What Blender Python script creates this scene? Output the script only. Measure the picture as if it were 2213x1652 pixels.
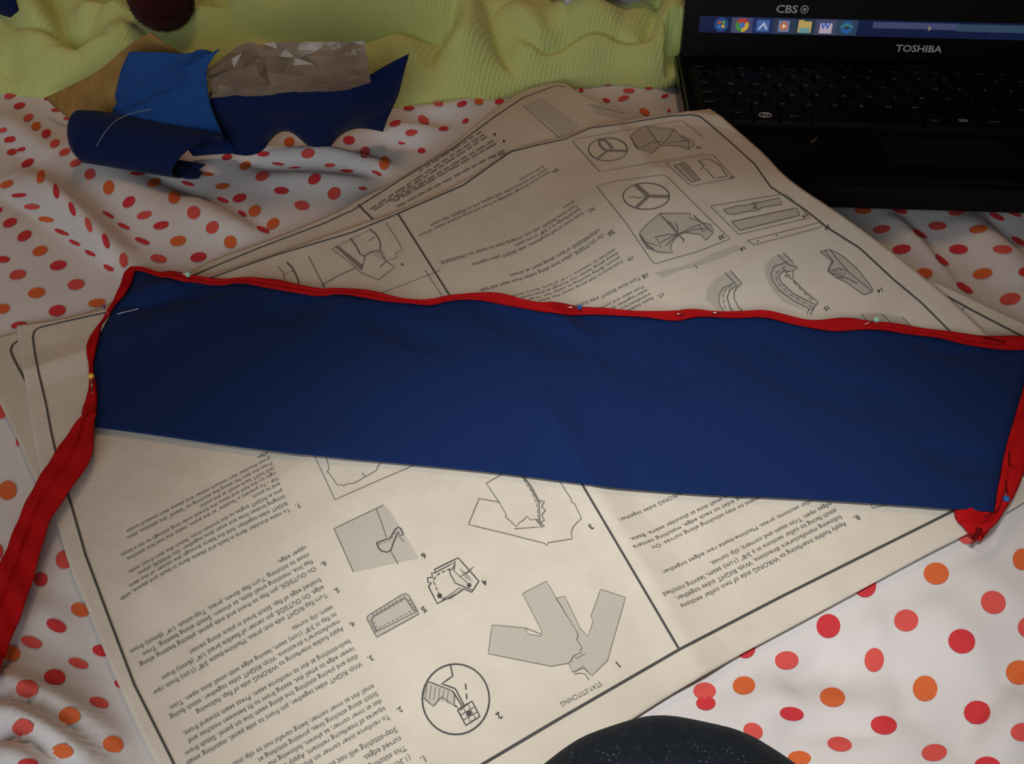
import bpy, bmesh, math, random
import numpy as np
from mathutils import Vector, Matrix, noise as mnoise

# ------------------------------------------------------------------ camera / light / exposure
for o in list(bpy.data.objects): bpy.data.objects.remove(o)
scene = bpy.context.scene
COL = scene.collection
W_, H_, F_ = 2213.0, 1652.0, 2200.0
PITCH = math.radians(46.0); CAM_H = 0.42
cam_d = bpy.data.cameras.new('camera'); cam = bpy.data.objects.new('camera', cam_d); COL.objects.link(cam)
cam_d.sensor_fit = 'HORIZONTAL'; cam_d.sensor_width = 36.0; cam_d.lens = 36.0 * F_ / W_
cam_d.clip_start = 0.01; cam_d.clip_end = 50
cam.location = (0, 0, CAM_H); cam.rotation_euler = (math.pi / 2 - PITCH, 0, 0)
scene.camera = cam
vs = scene.view_settings
vs.view_transform = 'Standard'; vs.look = 'None'; vs.exposure = 0.0; vs.gamma = 1.0; vs.use_curve_mapping = False

world = bpy.data.worlds.new('world'); scene.world = world; world.use_nodes = True
bg = world.node_tree.nodes['Background']; bg.inputs[0].default_value = (0.75, 0.87, 1.0, 1); bg.inputs[1].default_value = 0.15

def area_light(name, loc, target, sx, sy, power, color):
    d = bpy.data.lights.new(name, 'AREA'); d.shape = 'RECTANGLE'; d.size = sx; d.size_y = sy
    d.energy = power; d.color = color
    o = bpy.data.objects.new(name, d); COL.objects.link(o); o.location = loc
    o.rotation_euler = (Vector(target) - Vector(loc)).to_track_quat('-Z', 'Y').to_euler()
    return o
WIN_X0, WIN_X1, WIN_Z0, WIN_Z1, WIN_Y = -0.80, 0.30, 0.12, 0.95, -0.56
area_light('window_daylight', ((WIN_X0 + WIN_X1) / 2, WIN_Y - 0.02, (WIN_Z0 + WIN_Z1) / 2),
           ((WIN_X0 + WIN_X1) / 2, 1.0, (WIN_Z0 + WIN_Z1) / 2 - 0.55), 1.05, 0.8, 5.6, (0.95, 0.985, 1.0))
area_light('bedroom_lamp', (-0.15, 1.45, 1.70), (0.0, 0.6, 0.0), 0.45, 0.45, 5.2, (1.0, 0.60, 0.36))
def spot_light(name, loc, target, angle, blend, power, color, radius):
    d = bpy.data.lights.new(name, 'SPOT'); d.spot_size = math.radians(angle); d.spot_blend = blend
    d.energy = power; d.color = color; d.shadow_soft_size = radius
    o = bpy.data.objects.new(name, d); COL.objects.link(o); o.location = loc
    o.rotation_euler = (Vector(target) - Vector(loc)).to_track_quat('-Z', 'Y').to_euler()
spot_light('pool_spot', (-0.14, -0.03, 1.10), (0.060, 0.255, 0.0), 26.5, 1.0, 41.0, (1.0, 0.99, 0.97), 0.07)  # added spot that makes the bright pool on the bed; no known lamp

# ------------------------------------------------------------------ helpers: pixels of the photograph -> points in the room
cp_, sp_ = math.cos(PITCH), math.sin(PITCH)
def ray(p):
    p = np.atleast_2d(np.asarray(p, float))
    x = (p[:, 0] - W_ / 2) / F_; y = -(p[:, 1] - H_ / 2) / F_
    return np.stack([x, cp_ + y * sp_, -sp_ + y * cp_], 1)
def G(p, z=0.0):
    d = ray(p); t = (CAM_H - np.asarray(z, float)) / -d[:, 2]
    r = d * t[:, None]; r[:, 2] += CAM_H
    return r
def GH(p, hf):
    z = np.zeros(len(np.atleast_2d(p)))
    for _ in range(14):
        r = G(p, z); z = 0.4 * z + 0.6 * hf(r[:, 0], r[:, 1])
    r = G(p, z); return r
def resample(pts, n):
    pts = np.asarray(pts, float)
    s = np.r_[0, np.cumsum(np.linalg.norm(np.diff(pts, axis=0), axis=1))]
    t = np.linspace(0, s[-1], n)
    return np.stack([np.interp(t, s, pts[:, k]) for k in range(pts.shape[1])], 1)
def smooth_poly(pts, n, it=2):
    p = np.asarray(pts, float)
    for _ in range(it):   # Chaikin
        q = np.empty((2 * len(p), p.shape[1])); q[0] = p[0]; q[-1] = p[-1]
        q[1:-1:2] = .75 * p[:-1] + .25 * p[1:]; q[2:-1:2] = .25 * p[:-1] + .75 * p[1:]
        p = q
    return resample(p, n)
def sstep(a, b, x):
    t = np.clip((x - a) / (b - a), 0, 1); return t * t * (3 - 2 * t)
def poly_dist(x, y, pl):
    """unsigned distance, signed side of nearest segment, and fraction along a polyline"""
    best = np.full(x.shape, 1e9); side = np.zeros(x.shape); frac = np.zeros(x.shape)
    seg = np.linalg.norm(np.diff(pl[:, :2], axis=0), axis=1); tot = seg.sum(); acc = 0
    for i in range(len(pl) - 1):
        a, b = pl[i, :2], pl[i + 1, :2]; d = b - a; L2 = d @ d + 1e-12
        t = np.clip(((x - a[0]) * d[0] + (y - a[1]) * d[1]) / L2, 0, 1)
        dx = x - a[0] - t * d[0]; dy = y - a[1] - t * d[1]; dist = np.hypot(dx, dy)
        m = dist < best
        best = np.where(m, dist, best); side = np.where(m, np.sign(d[0] * dy - d[1] * dx), side)
        frac = np.where(m, (acc + t * seg[i]) / tot, frac); acc += seg[i]
    return best, side, frac
def in_poly(x, y, pl):
    c = np.zeros(x.shape, bool); n = len(pl); j = n - 1
    for i in range(n):
        xi, yi, xj, yj = pl[i][0], pl[i][1], pl[j][0], pl[j][1]
        c ^= ((yi > y) != (yj > y)) & (x < (xj - xi) * (y - yi) / (yj - yi + 1e-15) + xi); j = i
    return c
_rs = np.random.RandomState(5)
_WV = [(_rs.uniform(0, 6.283), _rs.uniform(.7, 1.4), _rs.uniform(0, 6.283)) for _ in range(24)]
def wav(x, y, freq, k0=0, n=6):
    s = 0
    for a, f, ph in _WV[k0:k0 + n]: s = s + np.sin(freq * f * (x * math.cos(a) + y * math.sin(a)) + ph + 1.3 * np.sin(freq * .37 * (x * math.sin(a) - y * math.cos(a))))
    return s / n
def folds(x, y, lst):
    z = np.zeros(np.shape(x))
    for pl, h, w in lst:
        k = (x > pl[:, 0].min() - 3 * w) & (x < pl[:, 0].max() + 3 * w) & (y > pl[:, 1].min() - 3 * w) & (y < pl[:, 1].max() + 3 * w)
        if not k.any(): continue
        d, s, f = poly_dist(x[k], y[k], pl)
        taper = np.sqrt(np.clip(np.sin(np.pi * np.clip(f * .94 + .03, 0, 1)), 0, 1))
        z[k] += h * taper * np.exp(-(d / w) ** 2)
    return z
def folds_sharp(x, y, lst):   # soft rolls, sharp creases
    z = np.zeros(np.shape(x))
    for pl, h, w in lst:
        k = (x > pl[:, 0].min() - 4 * w) & (x < pl[:, 0].max() + 4 * w) & (y > pl[:, 1].min() - 4 * w) & (y < pl[:, 1].max() + 4 * w)
        if not k.any(): continue
        d, sd, f = poly_dist(x[k], y[k], pl); t = np.sqrt(np.clip(np.sin(np.pi * np.clip(f * .94 + .03, 0, 1)), 0, 1))
        z[k] += h * t * (np.exp(-(d / w) ** 2) if h > 0 else np.exp(-1.3 * d / w))
    return z
def fold_list(raw, z=0.0):
    return [(G(smooth_poly(p, 14), z)[:, :2], h, w) for p, h, w in raw]

def gridify(f, x0, x1, y0, y1, h):
    gxx = np.arange(x0, x1 + h, h); gyy = np.arange(y0, y1 + h, h); A, B = np.meshgrid(gxx, gyy); T = f(A, B)
    def g(x, y):
        u = np.clip((np.asarray(x, float) - x0) / h, 0, len(gxx) - 1.001); v = np.clip((np.asarray(y, float) - y0) / h, 0, len(gyy) - 1.001)
        i = u.astype(int); j = v.astype(int); u = u - i; v = v - j
        return (T[j, i] * (1 - u) + T[j, i + 1] * u) * (1 - v) + (T[j + 1, i] * (1 - u) + T[j + 1, i + 1] * u) * v
    return g
# ------------------------------------------------------------------ helpers: objects
def tag(o, label=None, cat=None, group=None, kind=None):
    if label: o['label'] = label
    if cat: o['category'] = cat
    if group: o['group'] = group
    if kind: o['kind'] = kind
    return o
def empty(name, loc, rot=None):
    o = bpy.data.objects.new(name, None); COL.objects.link(o); o.location = loc; o.empty_display_size = .02
    if rot: o.rotation_euler = rot
    return o
def mesh(name, verts, faces, mats, parent=None, origin=(0, 0, 0), smooth=True, mi=None, solid=0, subsurf=0):
    v = np.asarray(verts, float) - np.asarray(origin, float)
    me = bpy.data.meshes.new(name); me.from_pydata(v.tolist(), [], [list(f) for f in faces])
    mats = mats if isinstance(mats, (list, tuple)) else [mats]
    for m in mats: me.materials.append(m)
    if mi is not None: me.polygons.foreach_set('material_index', np.asarray(mi, np.int32))
    if smooth: me.polygons.foreach_set('use_smooth', np.ones(len(me.polygons), bool))
    me.update()
    o = bpy.data.objects.new(name, me); COL.objects.link(o)
    if parent is not None: o.parent = parent
    else: o.location = origin
    if solid:
        md = o.modifiers.new('thickness', 'SOLIDIFY'); md.thickness = solid; md.offset = -1
    if subsurf:
        md = o.modifiers.new('subdivision', 'SUBSURF'); md.levels = subsurf; md.render_levels = subsurf
    return o
def child(o, parent):   # origin-relative child
    o.parent = parent; return o
def grid_faces(n, m):
    i = np.arange(n - 1)[:, None] * m + np.arange(m - 1)[None, :]
    i = i.ravel(); return np.stack([i, i + 1, i + m + 1, i + m], 1).tolist()
def up(faces, verts):
    v = np.asarray(verts); f = faces[len(faces) // 2]
    a, b, c = v[f[0]], v[f[1]], v[f[2]]
    if np.cross(b - a, c - a)[2] < 0: return [list(reversed(q)) for q in faces]
    return faces
def box(name, x0, x1, y0, y1, z0, z1, m, parent=None, bev=0, seg=2, origin=(0, 0, 0)):
    bm = bmesh.new(); bmesh.ops.create_cube(bm, size=1)
    for v in bm.verts: v.co = Vector(((x0 + x1) / 2 + v.co.x * (x1 - x0), (y0 + y1) / 2 + v.co.y * (y1 - y0), (z0 + z1) / 2 + v.co.z * (z1 - z0))) - Vector(origin)
    if bev: bmesh.ops.bevel(bm, geom=list(bm.edges), offset=bev, segments=seg, affect='EDGES')
    me = bpy.data.meshes.new(name); bm.to_mesh(me); bm.free(); me.materials.append(m)
    o = bpy.data.objects.new(name, me); COL.objects.link(o)
    if parent is not None: o.parent = parent
    else: o.location = origin
    return o
def lathe_sphere(name, c, r, m, parent=None, origin=(0, 0, 0), n=16):
    bm = bmesh.new(); bmesh.ops.create_uvsphere(bm, u_segments=n, v_segments=n // 2, radius=r)
    for v in bm.verts: v.co += Vector(c) - Vector(origin)
    for f in bm.faces: f.smooth = True
    me = bpy.data.meshes.new(name); bm.to_mesh(me); bm.free(); me.materials.append(m)
    o = bpy.data.objects.new(name, me); COL.objects.link(o)
    if parent is not None: o.parent = parent
    else: o.location = origin
    return o
def tube_geo(pts, r, n=8):
    pts = np.asarray(pts, float); k = len(pts); r = np.broadcast_to(r, (k,))
    V = []; prev = None
    for i in range(k):
        t = pts[min(i + 1, k - 1)] - pts[max(i - 1, 0)]; t /= np.linalg.norm(t) + 1e-12
        a = np.array([0, 0, 1.]) if abs(t[2]) < .9 else np.array([1., 0, 0])
        u = np.cross(t, a) if prev is None else prev - t * (prev @ t); u /= np.linalg.norm(u); prev = u
        w = np.cross(t, u)
        for j in range(n):
            q = 2 * math.pi * j / n; V.append(pts[i] + r[i] * (math.cos(q) * u + math.sin(q) * w))
    Fc = [[i * n + j, i * n + (j + 1) % n, (i + 1) * n + (j + 1) % n, (i + 1) * n + j] for i in range(k - 1) for j in range(n)]
    Fc.append(list(range(n))[::-1]); Fc.append([(k - 1) * n + j for j in range(n)])
    return V, Fc

# ------------------------------------------------------------------ materials
def lin(c): return tuple(((v / 12.92) if v <= .04045 else ((v + .055) / 1.055) ** 2.4) for v in [q / 255 for q in c]) + (1,)
def mat(name, col, rough=.8, var=None, vscale=30, bump=0, bscale=400, spec=.3, sheen=0, metal=0, trans=0, vdetail=4, coat=0, bdist=.001, wave=None, stretch=None):
    m = bpy.data.materials.new(name); m.use_nodes = True; nt = m.node_tree; N = nt.nodes; L = nt.links
    b = N['Principled BSDF']
    c = lin(col) if max(col) > 1.001 else (tuple(col) + (1,))[:4]
    b.inputs['Base Color'].default_value = c; b.inputs['Roughness'].default_value = rough
    b.inputs['Specular IOR Level'].default_value = spec; b.inputs['Metallic'].default_value = metal
    if sheen: b.inputs['Sheen Weight'].default_value = sheen; b.inputs['Sheen Roughness'].default_value = .5
    if coat: b.inputs['Coat Weight'].default_value = coat; b.inputs['Coat Roughness'].default_value = .1
    if trans: b.inputs['Transmission Weight'].default_value = trans
    tc = N.new('ShaderNodeTexCoord'); src = tc.outputs['Object']
    if stretch:
        mp = N.new('ShaderNodeMapping'); mp.inputs['Scale'].default_value = stretch[:3]
        if len(stretch) > 3: mp.inputs['Rotation'].default_value = (0, 0, stretch[3])
        L.new(src, mp.inputs[0]); src = mp.outputs[0]
    if var:
        n = N.new('ShaderNodeTexNoise'); n.inputs['Scale'].default_value = vscale; n.inputs['Detail'].default_value = vdetail
        L.new(src, n.inputs['Vector'])
        r = N.new('ShaderNodeValToRGB'); r.color_ramp.elements[0].position = .32; r.color_ramp.elements[1].position = .68
        c2 = lin(var) if max(var) > 1.001 else tuple(var) + (1,)
        r.color_ramp.elements[0].color = c; r.color_ramp.elements[1].color = c2
        L.new(n.outputs['Fac'], r.inputs[0]); L.new(r.outputs[0], b.inputs['Base Color'])
    last = None
    if bump:
        n = N.new('ShaderNodeTexNoise'); n.inputs['Scale'].default_value = bscale; n.inputs['Detail'].default_value = 3
        L.new(src, n.inputs['Vector'])
        bp = N.new('ShaderNodeBump'); bp.inputs['Strength'].default_value = bump; bp.inputs['Distance'].default_value = bdist
        L.new(n.outputs['Fac'], bp.inputs['Height']); last = bp
    if wave:
        sc, st, dist, rot = wave
        mp = N.new('ShaderNodeMapping'); mp.inputs['Rotation'].default_value = (0, 0, rot); L.new(tc.outputs['UV' if False else 'Object'], mp.inputs[0])
        wv = N.new('ShaderNodeTexWave'); wv.inputs['Scale'].default_value = sc; wv.inputs['Distortion'].default_value = dist; wv.inputs['Detail'].default_value = 2
        L.new(mp.outputs[0], wv.inputs['Vector'])
        bp2 = N.new('ShaderNodeBump'); bp2.inputs['Strength'].default_value = st; bp2.inputs['Distance'].default_value = .002
        L.new(wv.outputs['Fac'], bp2.inputs['Height'])
        if last: L.new(last.outputs[0], bp2.inputs['Normal'])
        last = bp2
    if last: L.new(last.outputs[0], b.inputs['Normal'])
    return m
def emit(name, col, s=1.0):
    m = bpy.data.materials.new(name); m.use_nodes = True; nt = m.node_tree
    b = nt.nodes['Principled BSDF']; b.inputs['Base Color'].default_value = (0, 0, 0, 1); b.inputs['Roughness'].default_value = .25
    b.inputs['Emission Color'].default_value = lin(col); b.inputs['Emission Strength'].default_value = s
    return m
M = {}
M['sheet'] = mat('white_cotton_sheet', (.71, .69, .69), .85, bump=.25, bscale=900, spec=.2, bdist=.0006)
M['dot_red'] = mat('dot_red_print', (.62, .045, .055), .85, bump=.2, bscale=900, spec=.15, bdist=.0006)
M['dot_coral'] = mat('dot_coral_print', (.70, .10, .085), .85, bump=.2, bscale=900, spec=.15, bdist=.0006)
M['dot_orange'] = mat('dot_orange_print', (.70, .15, .045), .85, bump=.2, bscale=900, spec=.15, bdist=.0006)
M['paper'] = mat('newsprint', (.69, .64, .55), .75, var=(.64, .59, .50), vscale=55, bump=.25, bscale=260, spec=.25, bdist=.001)
M['paper_low'] = mat('newsprint_under', (.66, .60, .51), .75, var=(.60, .55, .46), vscale=45, bump=.25, bscale=240, spec=.25, bdist=.001)
M['ink'] = mat('black_ink', (.075, .075, .075), .7, spec=.2)
M['ink_thin'] = mat('thin_black_ink', (.17, .165, .155), .7, spec=.2)
M['ink_text'] = mat('text_ink', (.15, .145, .14), .7, spec=.2)
M['grey_print'] = mat('grey_halftone', (.53, .495, .43), .75, var=(.50, .465, .40), vscale=900, spec=.2)
M['grey_dark'] = mat('dark_halftone', (.24, .225, .20), .75, spec=.2)
M['blue'] = mat('royal_blue_cotton', (.0085, .027, .118), .9, var=(.007, .0225, .10), vscale=600, bump=.35, bscale=1200, spec=.08, sheen=.04, bdist=.0005)
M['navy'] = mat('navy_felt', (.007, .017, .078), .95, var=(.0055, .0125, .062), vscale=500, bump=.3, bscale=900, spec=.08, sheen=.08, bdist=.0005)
M['blue_felt'] = mat('blue_felt', (.019, .082, .29), .95, var=(.016, .068, .25), vscale=300, bump=.3, bscale=900, spec=.08, sheen=.08, bdist=.0005)
M['red'] = mat('red_bias_tape', (.50, .006, .008), .85, var=(.43, .004, .006), vscale=500, bump=.3, bscale=1000, spec=.15, bdist=.0005)
M['red_dark'] = mat('red_tape_stitching', (.16, .004, .006), .9, spec=.1)
M['green'] = mat('green_terry_blanket', (.60, .71, .25), .95, var=(.65, .70, .26), vscale=14, bump=.6, bscale=500, spec=.1, sheen=.2, bdist=.0015, wave=(100, .22, 1.5, .35))
M['brown'] = mat('brown_card', (.42, .25, .075), .8, var=(.34, .19, .055), vscale=60, bump=.3, bscale=120, spec=.2, stretch=(1, 6, 1, .6))
M['tissue'] = mat('waxed_tissue', (.30, .225, .16), .30, var=(.20, .14, .095), vscale=35, bump=.5, bscale=90, spec=.7, bdist=.002)
M['maroon'] = mat('maroon_wool', (.055, .010, .008), .95, var=(.035, .006, .005), vscale=200, bump=.8, bscale=300, spec=.1, sheen=.1, bdist=.003)
M['black'] = mat('black_gloss_plastic', (.004, .004, .0045), .25, spec=.14, bump=.04, bscale=800)
M['black_matte'] = mat('black_matte_plastic', (.005, .0055, .005), .5, spec=.12, bump=.08, bscale=1500, bdist=.0004)
M['key'] = mat('black_key_plastic', (.003, .003, .0035), .4, spec=.08)
M['legend'] = mat('key_legend_print', (.20, .20, .19), .6)
M['silver'] = mat('silver_print', (.55, .55, .53), .4, metal=.2)
M['steel'] = mat('pin_steel', (.72, .70, .66), .25, metal=1.0)
M['pin_green'] = mat('pale_green_pin_head', (.42, .72, .55), .2, spec=.6)
M['pin_blue'] = mat('blue_pin_head', (.02, .12, .42), .2, spec=.6)
M['pin_yellow'] = mat('yellow_pin_head', (.85, .50, .03), .2, spec=.6)
M['pin_purple'] = mat('purple_pin_head', (.16, .05, .20), .2, spec=.6)
M['thread'] = mat('pale_thread', (.20, .25, .36), .8)
M['white_thread'] = mat('white_thread', (.42, .43, .50), .8)
M['wall'] = mat('beige_wall_paint', (.36, .25, .16), .9, bump=.1, bscale=60)
M['ceil'] = mat('ceiling_paint', (.45, .36, .27), .9, bump=.1, bscale=60)
M['floor'] = mat('floor_wood', (.22, .12, .06), .5, var=(.16, .08, .04), vscale=8, stretch=(1, 9, 1))
M['trim'] = mat('white_trim', (.8, .79, .76), .5)
M['mattress'] = mat('mattress_ticking', (.72, .70, .68), .9, bump=.2, bscale=200)
def denim():
    m = mat('dark_denim', (.009, .014, .020), .95, var=(.014, .019, .026), vscale=260, bump=.3, bscale=900, spec=.05, sheen=.03, bdist=.0012)
    nt = m.node_tree; N = nt.nodes; L = nt.links; b = N['Principled BSDF']
    tc = N.new('ShaderNodeTexCoord'); mp = N.new('ShaderNodeMapping'); mp.inputs['Scale'].default_value = (1, .6, 1)
    L.new(tc.outputs['Object'], mp.inputs[0])
    vz = N.new('ShaderNodeTexVoronoi'); vz.inputs['Scale'].default_value = 800; L.new(mp.outputs[0], vz.inputs['Vector'])
    n2 = N.new('ShaderNodeTexNoise'); n2.inputs['Scale'].default_value = 130; L.new(mp.outputs[0], n2.inputs['Vector'])
    r = N.new('ShaderNodeValToRGB'); r.color_ramp.elements[0].position = .10; r.color_ramp.elements[0].color = (1, 1, 1, 1)
    r.color_ramp.elements[1].position = .22; r.color_ramp.elements[1].color = (0, 0, 0, 1)
    L.new(vz.outputs['Distance'], r.inputs[0])
    r2 = N.new('ShaderNodeValToRGB'); r2.color_ramp.elements[0].position = .52; r2.color_ramp.elements[1].position = .66
    L.new(n2.outputs['Fac'], r2.inputs[0])
    mu = N.new('ShaderNodeMath'); mu.operation = 'MULTIPLY'; L.new(r.outputs[0], mu.inputs[0]); L.new(r2.outputs[0], mu.inputs[1])
    old = b.inputs['Base Color'].links[0].from_socket
    mx = N.new('ShaderNodeMixRGB'); L.new(mu.outputs[0], mx.inputs[0]); L.new(old, mx.inputs[1]); mx.inputs[2].default_value = (.22, .27, .30, 1)
    L.new(mx.outputs[0], b.inputs['Base Color'])
    return m
M['denim'] = denim()

# ------------------------------------------------------------------ the room around the bed
RX0, RX1, RY0, RY1, RZ0, RZ1 = -2.0, 2.0, -0.60, 2.7, -0.55, 1.85
tag(box('floor', RX0, RX1, RY0, RY1, RZ0 - .05, RZ0, M['floor']), kind='structure', label='brown wooden bedroom floor under the bed')
tag(box('ceiling', RX0, RX1, RY0, RY1, RZ1, RZ1 + .05, M['ceil']), kind='structure', label='pale ceiling above the bed')
tag(box('wall_left', RX0 - .05, RX0, RY0, RY1, RZ0, RZ1, M['wall']), kind='structure', label='beige wall on the left')
tag(box('wall_right', RX1, RX1 + .05, RY0, RY1, RZ0, RZ1, M['wall']), kind='structure', label='beige wall on the right')
tag(box('wall_back', RX0, RX1, RY1, RY1 + .05, RZ0, RZ1, M['wall']), kind='structure', label='beige wall beyond the bed')
def wall_front():
    bm = bmesh.new()
    def bx(x0, x1, z0, z1):
        r = bmesh.ops.create_cube(bm, size=1)
        for v in r['verts']: v.co = Vector(((x0 + x1) / 2 + v.co.x * (x1 - x0), RY0 - .03 + v.co.y * .06, (z0 + z1) / 2 + v.co.z * (z1 - z0)))
    bx(RX0, WIN_X0, RZ0, RZ1); bx(WIN_X1, RX1, RZ0, RZ1); bx(WIN_X0, WIN_X1, RZ0, WIN_Z0); bx(WIN_X0, WIN_X1, WIN_Z1, RZ1)
    me = bpy.data.meshes.new('wall_front'); bm.to_mesh(me); bm.free(); me.materials.append(M['wall'])
    o = bpy.data.objects.new('wall_front', me); COL.objects.link(o)
    tag(o, 'beige wall with the window beside the bed', kind='structure')
wall_front()
wf = empty('window_1', (WIN_X0, RY0 - .03, WIN_Z0)); tag(wf, 'white framed window beside the bed', kind='structure')
for a in ((WIN_X0 - .03, WIN_X0 + .01, WIN_Z0 - .03, WIN_Z1 + .03), (WIN_X1 - .01, WIN_X1 + .03, WIN_Z0 - .03, WIN_Z1 + .03), (WIN_X0, WIN_X1, WIN_Z0 - .03, WIN_Z0 + .01), (WIN_X0, WIN_X1, WIN_Z1 - .01, WIN_Z1 + .03)):
    box('window_frame', a[0], a[1], RY0 - .045, RY0 - .012, a[2], a[3], M['trim'], wf, origin=(WIN_X0, RY0 - .03, WIN_Z0))

# ------------------------------------------------------------------ laptop placement (needed by the paper that lies on it)
LAP_YAW = math.radians(-3.0); LAP_TILT = math.radians(-6.0); LAP_TOP = .023
A0 = G([(1612, 216)], LAP_TOP)[0]            # the A key
def lap_rot(): return Matrix.Rotation(LAP_YAW, 3, 'Z') @ Matrix.Rotation(LAP_TILT, 3, 'X')
LR = np.array(lap_rot())
LX0, LX1, LY0, LY1, LT = -.046, .318, -.118, .090, .022   # body extents about the A key, in laptop axes
def lap_w(p): return A0 + np.asarray(p, float) @ LR.T
def lap_top(x, y):   # height of the laptop's top plane
    n = LR[:, 2]; return A0[2] - (n[0] * (x - A0[0]) + n[1] * (y - A0[1])) / n[2]
def lap_sd(x, y):    # signed distance outside the footprint
    q = np.stack([x - A0[0], y - A0[1]], -1) @ LR[:2, :2]
    dx = np.maximum(LX0 - q[..., 0], q[..., 0] - LX1); dy = np.maximum(LY0 - q[..., 1], q[..., 1] - LY1)
    return np.hypot(np.maximum(dx, 0), np.maximum(dy, 0)) + np.minimum(np.maximum(dx, dy), 0)

# ------------------------------------------------------------------ outlines of the two instruction sheets (photo pixels)
P1_TOP = [(36, 703), (130, 690), (228, 666), (440, 598), (560, 560), (700, 511), (858, 457), (1000, 395), (1103, 324), (1160, 308), (1220, 296), (1275, 272), (1360, 259), (1447, 246), (1535, 235)]
P1_RIGHT = [(1535, 235), (1560, 252), (1615, 300), (1655, 335), (1690, 375), (1735, 410), (1790, 445), (1905, 526), (1985, 590), (2060, 650), (2213, 800), (2370, 960)]
P1_LEFT = [(36, 703), (40, 760), (52, 812), (56, 840), (62, 900), (78, 985), (98, 1065), (121, 1123), (154, 1240), (187, 1310), (234, 1431), (280, 1534), (334, 1646), (520, 2010)]
P1_BOT = [(520, 2010), (900, 1826), (1250, 1628), (1512, 1462), (1800, 1308), (2025, 1186), (2070, 1165), (2169, 1112), (2213, 1085), (2370, 1000)]
P1_BOT[-1] = P1_RIGHT[-1] = (2372, 985)
P2_TOP = [(-70, 752), (0, 727), (37, 719), (150, 690), (275, 640), (400, 592), (460, 560), (600, 512), (700, 470), (750, 447), (775, 428), (863, 387), (980, 311), (1040, 258), (1100, 211), (1150, 188), (1196, 177), (1222, 180)]
P2_RIGHT = [(1222, 180), (1275, 215), (1330, 236), (1395, 253), (1500, 330), (1700, 450), (1900, 560), (2003, 604), (2053, 622), (2130, 660), (2213, 697), (2380, 780)]
P2_LEFT = [(-70, 752), (-40, 800), (0, 872), (14, 903), (31, 934), (49, 979), (80, 1050), (108, 1092), (160, 1180)]
P2_BOT = [(160, 1180), (900, 1050), (1600, 950), (2380, 780)]
paper_zone = G(np.array(P1_TOP[:3] + P2_TOP[4:] + P1_RIGHT[1:] + P1_BOT[::-1][1:] + P1_LEFT[::-1][1:]))[:, :2]
def paper_mask(x, y):     # 0 under the papers, 1 a little way off
    d, _, _ = poly_dist(x, y, np.vstack([paper_zone, paper_zone[:1]]))
    d = np.where(in_poly(x, y, paper_zone), -d, d)
    return sstep(-.001, .024, d)

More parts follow.
